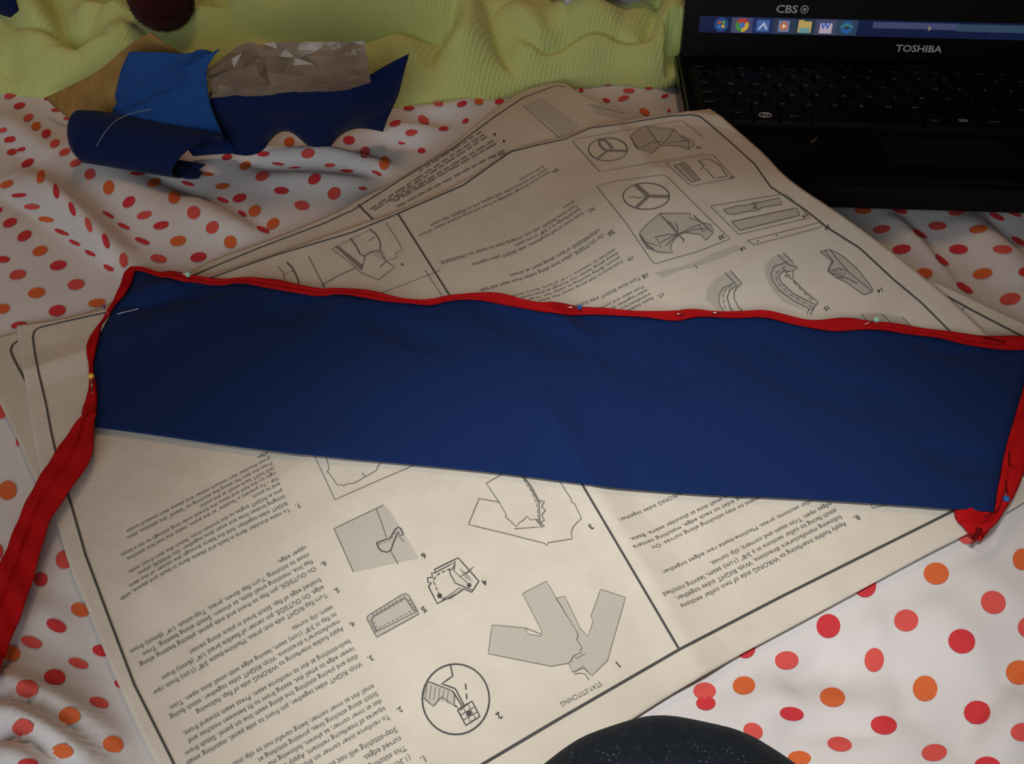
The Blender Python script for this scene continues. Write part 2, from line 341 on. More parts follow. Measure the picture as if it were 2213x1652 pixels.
# ------------------------------------------------------------------ height of the bed sheet, with its folds
BED_FOLDS = fold_list([
    # left: the big pleat and its neighbours
    ([(60, 385), (120, 440), (190, 500), (262, 572)], .013, .013),
    ([(78, 355), (130, 392), (200, 440), (250, 490), (300, 540)], -.007, .008),
    ([(0, 425), (80, 470), (140, 505), (205, 560), (262, 600)], -.006, .009),
    ([(0, 250), (60, 310), (110, 350)], .007, .014),
    ([(0, 290), (40, 330), (75, 355)], -.005, .008),
    ([(150, 300), (230, 380), (330, 450), (430, 520)], .006, .022),
    ([(330, 385), (420, 410), (490, 445), (560, 490), (600, 515)], -.006, .008),
    ([(400, 430), (480, 480), (560, 520)], .006, .016),
    ([(520, 345), (600, 362), (680, 368), (760, 372), (850, 385)], -.006, .007),
    ([(560, 330), (640, 340), (720, 335), (830, 365), (870, 390)], .006, .010),
    ([(560, 385), (680, 385), (800, 400)], .005, .014),
    ([(690, 312), (760, 325), (850, 350)], -.004, .006),
    ([(820, 305), (920, 322)], -.004, .006), ([(800, 285), (930, 300)], .005, .010),
    ([(880, 240), (960, 245), (1040, 222)], .006, .010), ([(860, 280), (940, 290), (1000, 280)], .003, .007),
    # right of the papers
    ([(1915, 470), (1975, 535), (2035, 600), (2100, 690)], .008, .016),
    ([(1950, 462), (2005, 525), (2060, 590), (2120, 660)], -.007, .010),
    ([(2080, 470), (2150, 540), (2213, 620)], .007, .018),
    ([(2140, 470), (2213, 548)], -.006, .010),
    # bottom right
    ([(1490, 1500), (1570, 1458), (1650, 1415), (1740, 1370)], .006, .011),
    ([(1500, 1522), (1590, 1470), (1670, 1425), (1760, 1400)], -.005, .006),
    ([(1884, 1270), (1888, 1330), (1886, 1400)], .003, .006),
    ([(1840, 1420), (1800, 1500)], -.003, .010),
    ([(2000, 1290), (2060, 1370), (2120, 1470)], .004, .018),
    ([(2213, 1430), (2150, 1500), (2090, 1590), (2060, 1652)], -.006, .012),
    ([(2213, 1500), (2160, 1580), (2130, 1660)], .006, .014),
    ([(1640, 1520), (1760, 1545), (1900, 1545), (2010, 1500)], .004, .012),
    ([(1660, 1570), (1780, 1590), (1900, 1600)], -.004, .010),
    ([(1720, 1625), (1850, 1640), (2000, 1620)], .005, .012),
    # bottom left pleats
    ([(-20, 1460), (80, 1500), (180, 1560), (290, 1630)], .016, .013),
    ([(-10, 1506), (60, 1535), (140, 1574), (262, 1648)], -.016, .007),
    ([(-10, 1545), (60, 1575), (140, 1625), (200, 1670)], .015, .009),
    ([(-10, 1592), (50, 1610), (110, 1640), (170, 1680)], -.015, .006),
    ([(-10, 1630), (60, 1660), (120, 1700)], .013, .009),
    ([(-10, 1428), (70, 1462), (154, 1504), (262, 1560)], -.009, .009),
    ([(1560, 1590), (1640, 1560), (1720, 1500)], .005, .014), ([(1700, 1490), (1760, 1440), (1800, 1380)], -.004, .010), ([(1930, 1440), (1960, 1500), (1940, 1580)], -.004, .010), ([(2060, 1200), (2120, 1260), (2213, 1330)], .003, .016),
    ([(80, 1300), (150, 1330), (210, 1380)], .004, .014), ([(60, 1260), (140, 1290), (200, 1340)], -.003, .012),
])
def bed(x, y):
    x = np.asarray(x, float); y = np.asarray(y, float)
    pm = paper_mask(x, y)
    z = pm * (1.4 * folds_sharp(x, y, BED_FOLDS) + .0018 * wav(x, y, 38, 0) + .0010 * wav(x, y, 95, 6)) - .0012 * (1 - pm)
    bm_ = lap_top(x, y) - LT - .0035
    k = 1 - sstep(-.004, .02, lap_sd(x, y))
    return z * (1 - k) + np.minimum(z, bm_) * k

bed = gridify(bed, -1.0, 1.0, -.7, 1.66, .003)
# ------------------------------------------------------------------ heights of the sheets and the blue strip
CREASE1 = [(G(resample(p, 8))[:, :2], h, w) for p, h, w in [
    ([(1330, 740), (1514, 668), (1700, 600), (1908, 524)], .0030, .022),
    ([(1180, 900), (1270, 1045), (1425, 1301), (1512, 1457)], .0032, .018),
    ([(340, 1280), (560, 1085), (700, 985)], .0026, .024),
    ([(1250, 270), (1330, 345), (1400, 470)], .0036, .016),
    ([(1380, 330), (1500, 345), (1640, 372)], .0036, .014),
    ([(60, 815), (200, 768), (400, 700)], .0024, .018),
    ([(880, 1050), (930, 1350), (960, 1652)], .0012, .05),
    ([(2010, 1180), (1990, 1110), (1900, 1000)], .0010, .03),
    ([(640, 1130), (740, 1250), (860, 1560)], -.0010, .03),
]]
def crease(x, y, lst):
    z = np.zeros(np.shape(x))
    for pl, h, w in lst:
        d, s, f = poly_dist(x, y, pl); z = z + h * np.clip(1 - d / w, 0, 1) ** 1.3
    return z
def ramp(x, y):
    sd = lap_sd(x, y); t = lap_top(x, y) + .0035
    return np.maximum(t, 0) * (1 - sstep(-.002, .13, sd))
TOPLIFT = [(G(resample(p, 10))[:, :2], h, w) for p, h, w in [
    ([(560, 540), (860, 440), (1100, 310), (1250, 262)], .006, .05),
    ([(900, 395), (1080, 270), (1200, 200)], .007, .05)]]
def p2(x, y):
    x = np.asarray(x, float); y = np.asarray(y, float)
    return .0005 + .0006 * (1 + wav(x, y, 22, 3)) + folds(x, y, TOPLIFT) + ramp(x, y)
def p1(x, y):
    x = np.asarray(x, float); y = np.asarray(y, float)
    return p2(x, y) + .0014 + .0005 * (1 + wav(x, y, 17, 9)) + np.maximum(crease(x, y, CREASE1), -.0004) + .0004 * wav(x, y, 60, 13)
_D = (-.75, .80, .0, 1.0, .0022)
p2 = gridify(p2, *_D); p1 = gridify(p1, *_D)
BLUE_FOLDS = fold_list([
    ([(800, 700), (880, 735), (960, 765)], -.0025, .008), ([(1040, 675), (1150, 720), (1270, 770)], -.004, .010),
    ([(1060, 655), (1180, 700), (1300, 755)], .004, .012), ([(1200, 685), (1300, 730), (1370, 820)], -.003, .010),
    ([(1550, 730), (1680, 800), (1800, 870)], -.003, .014), ([(1480, 800), (1420, 850)], -.002, .012),
    ([(1960, 730), (2040, 755), (2130, 765)], -.004, .010), ([(1800, 850), (1950, 900)], -.002, .012),
    ([(300, 680), (420, 650), (520, 625)], -.004, .006), ([(300, 660), (400, 635)], .003, .008),
    ([(560, 700), (660, 680), (760, 650)], -.002, .010), ([(2000, 990), (2100, 1020), (2170, 1025)], -.003, .008),
    ([(700, 650), (780, 690)], .002, .012)])
def blue_h(x, y):
    x = np.asarray(x, float); y = np.asarray(y, float)
    return p1(x, y) + np.maximum(.0012, .0038 + folds(x, y, BLUE_FOLDS) * 2.0 + .0007 * wav(x, y, 45, 2))

blue_h = gridify(blue_h, *_D)
# ------------------------------------------------------------------ mattress and printed sheet
tag(box('mattress', -.98, .98, -.58, 1.62, -.30, -.032, M['mattress'], bev=.012, seg=3), 'thick pale mattress under the polka dot sheet', 'mattress')
tag(box('bed', -.96, .96, -.57, 1.60, -.55, -.30, M['floor']), 'brown wooden bed base under the mattress', 'bed')
def axis(lo, hi, vlo, vhi, fine, coarse):
    a = np.arange(lo, vlo, coarse); b = np.arange(vlo, vhi, fine); c = np.arange(vhi, hi + coarse * .5, coarse)
    return np.r_[a, b, c]
gx = axis(-1.0, 1.0, -.52, .56, .0036, .02); gy = axis(-.585, 1.64, .12, .98, .0032, .02)
X, Y = np.meshgrid(gx, gy); Z = bed(X, Y)
edge = np.maximum(np.abs(X) - .97, np.maximum(-.65 - Y, Y - 1.61)); Z = np.maximum(Z, -.028)
V = np.stack([X.ravel(), Y.ravel(), Z.ravel()], 1)
sheet = mesh('bed_sheet', V, grid_faces(len(gy), len(gx)), M['sheet'])
tag(sheet, 'rumpled white bed sheet printed with red and orange dots', 'bed sheet')

# dots of the print: centre, width, height, tilt in photo pixels where measured
def zz(ox, oy, s, lst):
    out = []
    for d in lst:
        x, y, w, h, a, c = d
        out.append((ox + x * s, oy + y * s, w * s, h * s, a, c))
    return out
DOTS = []
DOTS += zz(1240, 980, .4397, [(1780, 595, 125, 108, 5, 'o'), (2200, 525, 90, 105, 0, 'o'), (2060, 737, 126, 112, 25, 'c'), (1632, 826, 120, 108, 0, 'c'), (1250, 853, 118, 118, 20, 'r'),
    (1430, 655, 110, 114, 0, 'r'), (1938, 398, 112, 108, 0, 'c'), (1905, 928, 134, 120, 15, 'r'), (2185, 1082, 128, 120, 0, 'o'), (1475, 1020, 96, 118, 5, 'c'), (1045, 1022, 118, 90, 0, 'c'),
    (835, 1145, 112, 88, -5, 'o'), (642, 1172, 112, 84, 0, 'c'), (648, 1232, 96, 70, 0, 'r'), (1725, 1160, 122, 126, 0, 'o'), (1270, 1203, 126, 94, 8, 'o'), (1070, 1285, 120, 68, 8, 'r'),
    (1980, 1278, 130, 116, 0, 'r'), (1522, 1340, 130, 92, 5, 'r'), (880, 1370, 100, 80, 25, 'c'), (2205, 1375, 120, 90, 0, 'c'), (1305, 1433, 122, 70, 8, 'c'), (1770, 1475, 126, 84, -5, 'c'),
    (1107, 1502, 116, 70, 0, 'o'), (842, 962, 100, 98, 0, 'r'), (2030, 1540, 130, 90, 0, 'r'), (2240, 860, 120, 110, 0, 'c')])
DOTS += zz(1680, 420, .2409, [(765, 152, 148, 68, 0, 'o'), (1098, 153, 140, 52, 15, 'r'), (1255, 112, 110, 36, 5, 'r'), (1610, 165, 155, 66, -8, 'c'), (1968, 208, 148, 50, 25, 'r'), (2120, 178, 140, 40, 22, 'r'),
    (933, 322, 160, 72, -8, 'c'), (1278, 362, 150, 42, 33, 'r'), (1434, 292, 162, 74, 0, 'c'), (1802, 320, 168, 72, -10, 'o'), (1112, 500, 168, 82, -8, 'r'), (1622, 502, 170, 86, 0, 'r'), (2018, 502, 178, 76, 3, 'c'),
    (2165, 430, 160, 50, 30, 'r'), (1475, 602, 155, 46, 38, 'r'), (1318, 716, 148, 90, 0, 'o'), (1838, 720, 180, 94, -10, 'o'), (1677, 847, 172, 54, 32, 'r'), (2215, 705, 110, 80, 0, 'r'), (2085, 947, 190, 104, -10, 'c'),
    (485, 92, 60, 34, 20, 'c'), (1300, 1000, 1, 1, 0, 'r')])
DOTS += zz(0, 340, .23, [(262, 60, 130, 62, -25, 'r'), (385, 190, 72, 130, 20, 'o'), (528, 325, 56, 142, -8, 'r'), (678, 492, 50, 142, -20, 'r'), (832, 642, 54, 146, -18, 'c'), (995, 793, 56, 150, -18, 'r'), (1162, 975, 78, 142, -5, 'c'),
    (65, 262, 128, 66, -18, 'o'), (180, 366, 145, 38, -3, 'r'), (302, 474, 150, 56, 0, 'c'), (436, 597, 150, 54, 8, 'o'), (585, 717, 150, 40, 22, 'r'), (705, 815, 120, 32, 25, 'r'), (850, 915, 110, 38, 25, 'r'), (1025, 1053, 105, 44, 25, 'r'),
    (95, 622, 140, 78, -22, 'r'), (232, 746, 146, 86, -30, 'r'), (378, 888, 146, 88, -20, 'o'), (550, 1024, 160, 86, -12, 'r'), (716, 1204, 160, 98, -10, 'c'), (912, 1377, 164, 74, -8, 'o'),
    (30, 968, 130, 60, 0, 'r'), (168, 1112, 160, 90, -12, 'c'), (346, 1282, 162, 96, -10, 'o'), (540, 1450, 162, 104, -10, 'r'), (25, 1432, 138, 90, -5, 'o'), (180, 1585, 150, 60, -10, 'r'), (0, 500, 50, 50, 0, 'r'),
    (716, 60, 122, 66, -22, 'c'), (846, 166, 108, 98, -40, 'c'), (1022, 292, 104, 130, 10, 'o'), (1212, 428, 132, 90, -38, 'r'), (1357, 552, 144, 70, -15, 'c'), (1514, 648, 150, 72, -12, 'r'), (1675, 795, 152, 92, -10, 'o'), (1866, 947, 156, 88, -10, 'r'),
    (1165, 102, 118, 40, 0, 'r'), (1290, 160, 140, 34, 2, 'r'), (1445, 245, 130, 76, -18, 'o'), (1638, 380, 110, 128, 15, 'o'), (1820, 528, 124, 122, -40, 'c'), (1996, 668, 130, 108, -40, 'c'), (2165, 805, 120, 120, -30, 'o'),
    (1020, 548, 120, 34, 28, 'r'), (1165, 655, 130, 34, 25, 'r'), (1338, 795, 150, 46, 22, 'r'), (1492, 960, 158, 72, 10, 'c'), (1765, 255, 130, 34, 18, 'r'), (1810, 70, 95, 36, 8, 'r'), (1948, 168, 118, 36, 6, 'o'), (2090, 280, 136, 56, -5, 'o'), (2100, 408, 110, 32, 25, 'r')])
DOTS += zz(400, 300, .23, [(1155, 146, 128, 94, -12, 'c'), (1215, 386, 132, 94, -35, 'r'), (725, 358, 132, 88, -22, 'c'), (565, 262, 115, 72, -25, 'o'), (905, 496, 140, 68, 3, 'r'), (512, 565, 134, 76, -15, 'r'), (655, 685, 125, 98, -35, 'o'), (825, 808, 132, 92, -35, 'o'),
    (1400, 522, 128, 112, -35, 'c'), (1098, 634, 144, 84, 8, 'c'), (875, 245, 120, 28, 8, 'r'), (1030, 282, 120, 22, -4, 'r'), (1360, 258, 100, 36, -3, 'c'), (1520, 312, 128, 30, 2, 'r'), (1690, 135, 92, 112, 15, 'c'), (1872, 235, 96, 128, 8, 'o'),
    (1540, 20, 112, 80, 0, 'r'), (980, 35, 100, 88, -20, 'o'), (735, 150, 118, 50, 0, 'r'), (395, 180, 100, 60, -15, 'r'), (345, 582, 100, 32, 22, 'r'), (540, 712, 95, 40, 32, 'r'), (735, 862, 130, 44, 25, 'r'), (1668, 476, 78, 30, 3, 'r'), (1800, 332, 100, 32, 25, 'r'), (2035, 50, 70, 26, 10, 'r'), (2120, -50, 100, 66, -5, 'c'), (433, 972, 1, 1, 0, 'o')])
DOTS += zz(760, 160, .3434, [(275, 315, 75, 36, -20, 'r'), (452, 294, 78, 48, 35, 'c'), (360, 220, 70, 28, -3, 'r'), (545, 190, 64, 34, 12, 'c'), (694, 192, 68, 36, -20, 'r'), (800, 178, 58, 42, 0, 'o'), (930, 178, 60, 36, -5, 'r'), (716, 300, 44, 28, -20, 'r'), (578, 348, 64, 28, -5, 'r'), (378, 370, 76, 28, -5, 'r'), (440, 487, 50, 32, 0, 'r')])
DOTS += zz(1100, 0, .2079, [(750, 945, 50, 40, 0, 'r'), (1030, 888, 80, 22, -3, 'r'), (1245, 950, 122, 50, 0, 'c'), (1460, 912, 95, 50, -15, 'r'), (1190, 1028, 120, 50, -18, 'c'), (1010, 1050, 80, 40, 15, 'r'), (1632, 895, 70, 66, 35, 'c'), (1740, 900, 50, 60, 0, 'r'), (1620, 1005, 80, 34, -20, 'r'), (1408, 1170, 112, 66, 25, 'o'), (1662, 1155, 34, 34, 0, 'r')])
DOTS += zz(0, 880, .4673, [(36, 390, 84, 88, 10, 'o'), (300, 710, 82, 86, 20, 'c'), (190, 803, 62, 66, 25, 'r'), (372, 943, 88, 62, 20, 'o'), (262, 1016, 98, 54, 25, 'r'), (148, 1093, 100, 50, 18, 'c'), (52, 1145, 86, 68, 0, 'o'), (470, 1132, 84, 50, 15, 'r'), (364, 1190, 96, 42, 18, 'c'), (255, 1253, 98, 74, 5, 'r'), (126, 1305, 104, 88, 0, 'c'), (460, 1371, 92, 46, 18, 'c'), (323, 1433, 98, 84, 5, 'o'), (108, 1489, 96, 88, 0, 'c'), (525, 1564, 94, 80, 15, 'o'), (292, 1597, 92, 72, 10, 'o'), (130, 1650, 94, 40, 0, 'r'), (-5, 675, 40, 70, 0, 'r'), (560, 1285, 60, 40, 20, 'r'), (5, 25, 60, 66, 0, 'c'), (85, 165, 20, 40, 0, 'c')])
DOTS += zz(0, 0, .3344, [(65, 623, 75, 40, -15, 'c'), (127, 688, 76, 38, -15, 'r'), (185, 765, 70, 42, -28, 'c'), (235, 820, 64, 50, -30, 'o'), (300, 868, 66, 50, -40, 'r'), (355, 933, 70, 46, -35, 'c'), (420, 988, 80, 42, -25, 'c'), (18, 848, 60, 34, -20, 'c'), (65, 908, 74, 42, -15, 'r'), (80, 988, 70, 36, -5, 'r'), (140, 972, 56, 28, -20, 'r'), (365, 715, 70, 22, -5, 'r'), (310, 640, 50, 24, -10, 'r'), (440, 770, 60, 18, -5, 'r'), (470, 812, 40, 26, 0, 'r')])
DV, DF, DM = [], [], []
midx = {'r': 0, 'c': 1, 'o': 2}
def add_dot(cx, cy, rw, rh, ang, c):   # world ellipse draped on the sheet
    base = len(DV); n = 18
    ca, sa = math.cos(ang), math.sin(ang)
    pts = [(0, 0)] + [(k * math.cos(q) , k * math.sin(q)) for k in (.5, 1.0) for q in np.linspace(0, 2 * math.pi, n, endpoint=False)]
    for u, v in pts:
        DV.append((cx + rw * u * ca - rh * v * sa, cy + rw * u * sa + rh * v * ca))
    for j in range(n):
        k = (j + 1) % n
        DF.append([base, base + 1 + j, base + 1 + k]); DF.append([base + 1 + j, base + 1 + n + j, base + 1 + n + k, base + 1 + k]); DM.extend([midx[c]] * 2)
seen = []
for px, py, w, h, a, c in DOTS:
    if w < 3: continue
    q = np.linspace(0, 2 * math.pi, 18, endpoint=False); a_ = math.radians(a)
    e = np.stack([px + w / 2 * np.cos(q) * math.cos(a_) - h / 2 * np.sin(q) * math.sin(a_), py + w / 2 * np.cos(q) * math.sin(a_) + h / 2 * np.sin(q) * math.cos(a_)], 1)
    c_ = np.array([[px, py]]); wpt = GH(np.vstack([c_, .35 * e + .65 * c_, .7 * e + .3 * c_, e]), bed)[:, :2]
    base = len(DV); n = 18
    DV.extend(map(tuple, wpt)); seen.append(wpt[0])
    for j in range(n):
        k = (j + 1) % n
        DF.append([base, base + 1 + k, base + 1 + j]); DM.append(midx[c])
        for r_ in (0, 1): DF.append([base + 1 + r_ * n + j, base + 1 + r_ * n + k, base + 1 + (r_ + 1) * n + k, base + 1 + (r_ + 1) * n + j]); DM.append(midx[c])
seen = np.array(seen)
# the print goes on outside the part of the bed in view
a1 = np.array([.0155, .0275]); b1 = np.array([.0300, -.0100]); rnd = random.Random(3)
for i in range(-70, 70):
    for j in range(-70, 70):
        p = np.array([.28, .30]) + i * a1 + j * b1
        if abs(p[0]) > .95 or p[1] < -.56 or p[1] > 1.59: continue
        pr = np.array([p[0], p[1], -CAM_H]); depth = pr[1] * cp_ - pr[2] * sp_
        u = W_ / 2 + F_ * pr[0] / depth if depth > .05 else -9e3; v_ = H_ / 2 - F_ * (pr[1] * sp_ + pr[2] * cp_) / depth if depth > .05 else 9e3
        if -25 < u < W_ + 25 and -400 < v_ < H_ + 25: continue
        if in_poly(np.array([p[0]]), np.array([p[1]]), paper_zone)[0]: continue
        if np.min(np.hypot(*(seen - p).T)) < .018: continue
        add_dot(p[0], p[1], .0061, .0061, 0, rnd.choice('rco'))
DV = np.array(DV)
def mesh_z(x, y):   # height of the sheet mesh itself (bilinear on its grid)
    i = np.clip(np.searchsorted(gx, x) - 1, 0, len(gx) - 2); j = np.clip(np.searchsorted(gy, y) - 1, 0, len(gy) - 2)
    u = (x - gx[i]) / (gx[i + 1] - gx[i]); v = (y - gy[j]) / (gy[j + 1] - gy[j])
    return (Z[j, i] * (1 - u) + Z[j, i + 1] * u) * (1 - v) + (Z[j + 1, i] * (1 - u) + Z[j + 1, i + 1] * u) * v
DV3 = np.c_[DV, mesh_z(DV[:, 0], DV[:, 1]) + .0007]
mesh('printed_dots', DV3, DF, [M['dot_red'], M['dot_coral'], M['dot_orange']], parent=sheet, mi=DM)

# ------------------------------------------------------------------ instruction sheets
def coons(top, bot, left, right, n, m, hf):
    """xy patch from four pixel polylines (top L->R, bottom L->R, left T->B, right T->B) laid on a height field"""
    f = lambda pl, k: resample(GH(smooth_poly(pl, 80, 1), hf)[:, :2], k)
    T, B, L, R = f(top, m), f(bot, m), f(left, n), f(right, n)
    s = np.linspace(0, 1, m)[None, :, None]; t = np.linspace(0, 1, n)[:, None, None]
    P = (1 - t) * T[None] + t * B[None] + (1 - s) * L[:, None] + s * R[:, None] \
        - ((1 - s) * (1 - t) * T[0] + s * (1 - t) * T[-1] + (1 - s) * t * B[0] + s * t * B[-1])
    x, y = P[..., 0].ravel(), P[..., 1].ravel()
    Vv = np.stack([x, y, hf(x, y)], 1); return Vv, up(grid_faces(n, m), Vv)
v2, f2 = coons(P2_TOP, P2_BOT, P2_LEFT, P2_RIGHT, 130, 200, p2)
org2 = G([(700, 700)])[0]
under = mesh('instruction_sheet', v2, f2, M['paper_low'], origin=org2, solid=.0003)
tag(under, 'lower newsprint instruction sheet peeking out beneath the other sheet', 'paper', 'sewing instruction sheets')
v1, f1 = coons(P1_TOP, P1_BOT, P1_LEFT, P1_RIGHT, 190, 230, p1)
org1 = G([(900, 1100)])[0]
paper = mesh('instruction_sheet', v1, f1, M['paper'], origin=org1, solid=.0003)
tag(paper, 'large newsprint sewing instruction sheet lying under the blue strip', 'paper', 'sewing instruction sheets')

# ---- flat print on the sheets: lines, tints and text laid on the paper surface
class Ink:
    def __init__(s, hf): s.v = []; s.f = []; s.m = []; s.hf = hf; s.lift = .0005; s.low = set()
    def line(s, px, w, mi=0, closed=False, world=False):
        """polyline in photo pixels, w = width in metres"""
        px = list(px) + ([px[0]] if closed else [])
        n = max(2, int(sum(math.hypot(b[0] - a[0], b[1] - a[1]) for a, b in zip(px, px[1:])) / 14) + len(px))
        dens = np.vstack([resample(px[i:i + 2], max(2, int(math.hypot(px[i + 1][0] - px[i][0], px[i + 1][1] - px[i][1]) / 14) + 1))[(0 if i == 0 else 1):] for i in range(len(px) - 1)])
        p = GH(dens, s.hf)[:, :2]
        t = np.gradient(p, axis=0); t /= np.linalg.norm(t, axis=1)[:, None] + 1e-12
        nn = np.stack([-t[:, 1], t[:, 0]], 1) * w / 2; b = len(s.v)
        for a_, c_ in zip(p + nn, p - nn): s.v.append(tuple(a_)); s.v.append(tuple(c_))
        for i in range(len(p) - 1): s.f.append([b + 2 * i, b + 2 * i + 1, b + 2 * i + 3, b + 2 * i + 2]); s.m.append(mi)
    def dash(s, px, w, on=10, off=7, mi=0):
        L = resample(px, max(3, int(sum(math.hypot(b[0] - a[0], b[1] - a[1]) for a, b in zip(px, px[1:])) / 2)))
        k = 0; step = max(1, on // 2); gap = max(1, off // 2)
        while k < len(L) - 1:
            s.line(L[k:min(len(L), k + step + 1)].tolist(), w, mi); k += step + gap
    def fill(s, px, mi):
        from mathutils.geometry import tessellate_polygon
        p = GH(np.array(px, float), s.hf)[:, :2]
        # triangulate then cut into small triangles so that the tint follows the paper
        tris = [[p[i] for i in t] for t in tessellate_polygon([[Vector((q[0], q[1], 0)) for q in p]])]
        while tris:
            a = tris.pop(); e = [np.linalg.norm(a[i] - a[(i + 1) % 3]) for i in range(3)]; k = int(np.argmax(e))
            if e[k] > .009:
                mid = (a[k] + a[(k + 1) % 3]) / 2
                tris.append([a[k], mid, a[(k + 2) % 3]]); tris.append([mid, a[(k + 1) % 3], a[(k + 2) % 3]])
            else:
                b = len(s.v); s.low.update((b, b + 1, b + 2)); s.v.extend([tuple(q) for q in a]); s.f.append([b, b + 1, b + 2]); s.m.append(mi)
    def circ(s, c, rx, ry, w, mi=0): s.line([(c[0] + rx * math.cos(q), c[1] + ry * math.sin(q)) for q in np.linspace(0, 2 * math.pi, 33)], w, mi)
    def disc(s, c, rx, ry, mi=0): s.fill([(c[0] + rx * math.cos(q), c[1] + ry * math.sin(q)) for q in np.linspace(0, 2 * math.pi, 12, endpoint=False)], mi)
    def build(s, name, mats, parent, origin, lift=None):
        v = np.array(s.v); z = s.hf(v[:, 0], v[:, 1]) + (s.lift if lift is None else lift)
        if s.low: z[list(s.low)] -= .00022
        v3 = np.c_[v, z]
        fs = []
        for f in s.f:
            a, b, c = v3[f[0]], v3[f[1]], v3[f[2]]
            fs.append(f if np.cross(b - a, c - a)[2] > 0 else f[::-1])
        return mesh(name, v3, fs, mats, parent=parent, origin=origin, smooth=False, mi=s.m)
_tc = {}
def text_geo(s, bold=False):
    if (s, bold) in _tc: return _tc[(s, bold)]
    cu = bpy.data.curves.new('t', 'FONT'); cu.body = s; cu.size = 1; cu.resolution_u = 2
    if bold: cu.offset = .022
    o = bpy.data.objects.new('t', cu); COL.objects.link(o)
    bpy.context.view_layer.update()
    me = bpy.data.meshes.new_from_object(o.evaluated_get(bpy.context.evaluated_depsgraph_get()))
    v = np.array([x.co[:2] for x in me.vertices]).reshape(-1, 2); f = [list(p.vertices) for p in me.polygons]
    bpy.data.objects.remove(o); bpy.data.curves.remove(cu); bpy.data.meshes.remove(me)
    _tc[(s, bold)] = (v, f); return v, f
for _s in ():
    pass
def text_width(s):
    v, _ = text_geo(s); return v[:, 0].max() if len(v) else .0
class TextInk(Ink):
    def put(s, txt, P, xdir, ydir, bold=False, center=False):
        """P world xy of the baseline start; xdir/ydir world vectors for one em"""
        v, f = text_geo(txt, bold)
        if not len(v): return
        if center: v = v - (v.max(0) + v.min(0)) / 2
        b = len(s.v); q = P + v[:, :1] * xdir + v[:, 1:] * ydir
        s.v.extend(map(tuple, q)); s.f.extend([[i + b for i in g] for g in f]); s.m.extend([0] * len(f))
    def px_line(s, txt, a, b, em, bold=False):
        """line whose baseline runs between two photo pixels; em = glyph height in metres"""
        A, B = GH(np.array([a, b], float), s.hf)[:, :2]
        d = B - A; n = np.array([-d[1], d[0]]) / np.linalg.norm(d)
        s.put(txt, A, d / text_width(txt), n * em, bold)
    def block(s, lines, a, b, last, ref=0):
        """a->b: baseline of line `ref`; last: start of the last line"""
        A, B, C_ = GH(np.array([a, b, last], float), s.hf)[:, :2]
        d = B - A; u = d / np.linalg.norm(d); n = np.array([-u[1], u[0]])
        xs = d / text_width(lines[ref]); k = len(lines) - 1 - ref
        step = (C_ - A) / max(1, k); sp = abs(step @ n)
        for i, t in enumerate(lines):
            if t: s.put(t, A + step * (i - ref), xs, n * sp / 1.22)
        return xs, n * sp / 1.22
INK = [M['ink'], M['ink_thin'], M['grey_print'], M['grey_dark']]
def zt(ox, oy, s): return lambda *p: [(ox + x * s, oy + y * s) for x, y in p]

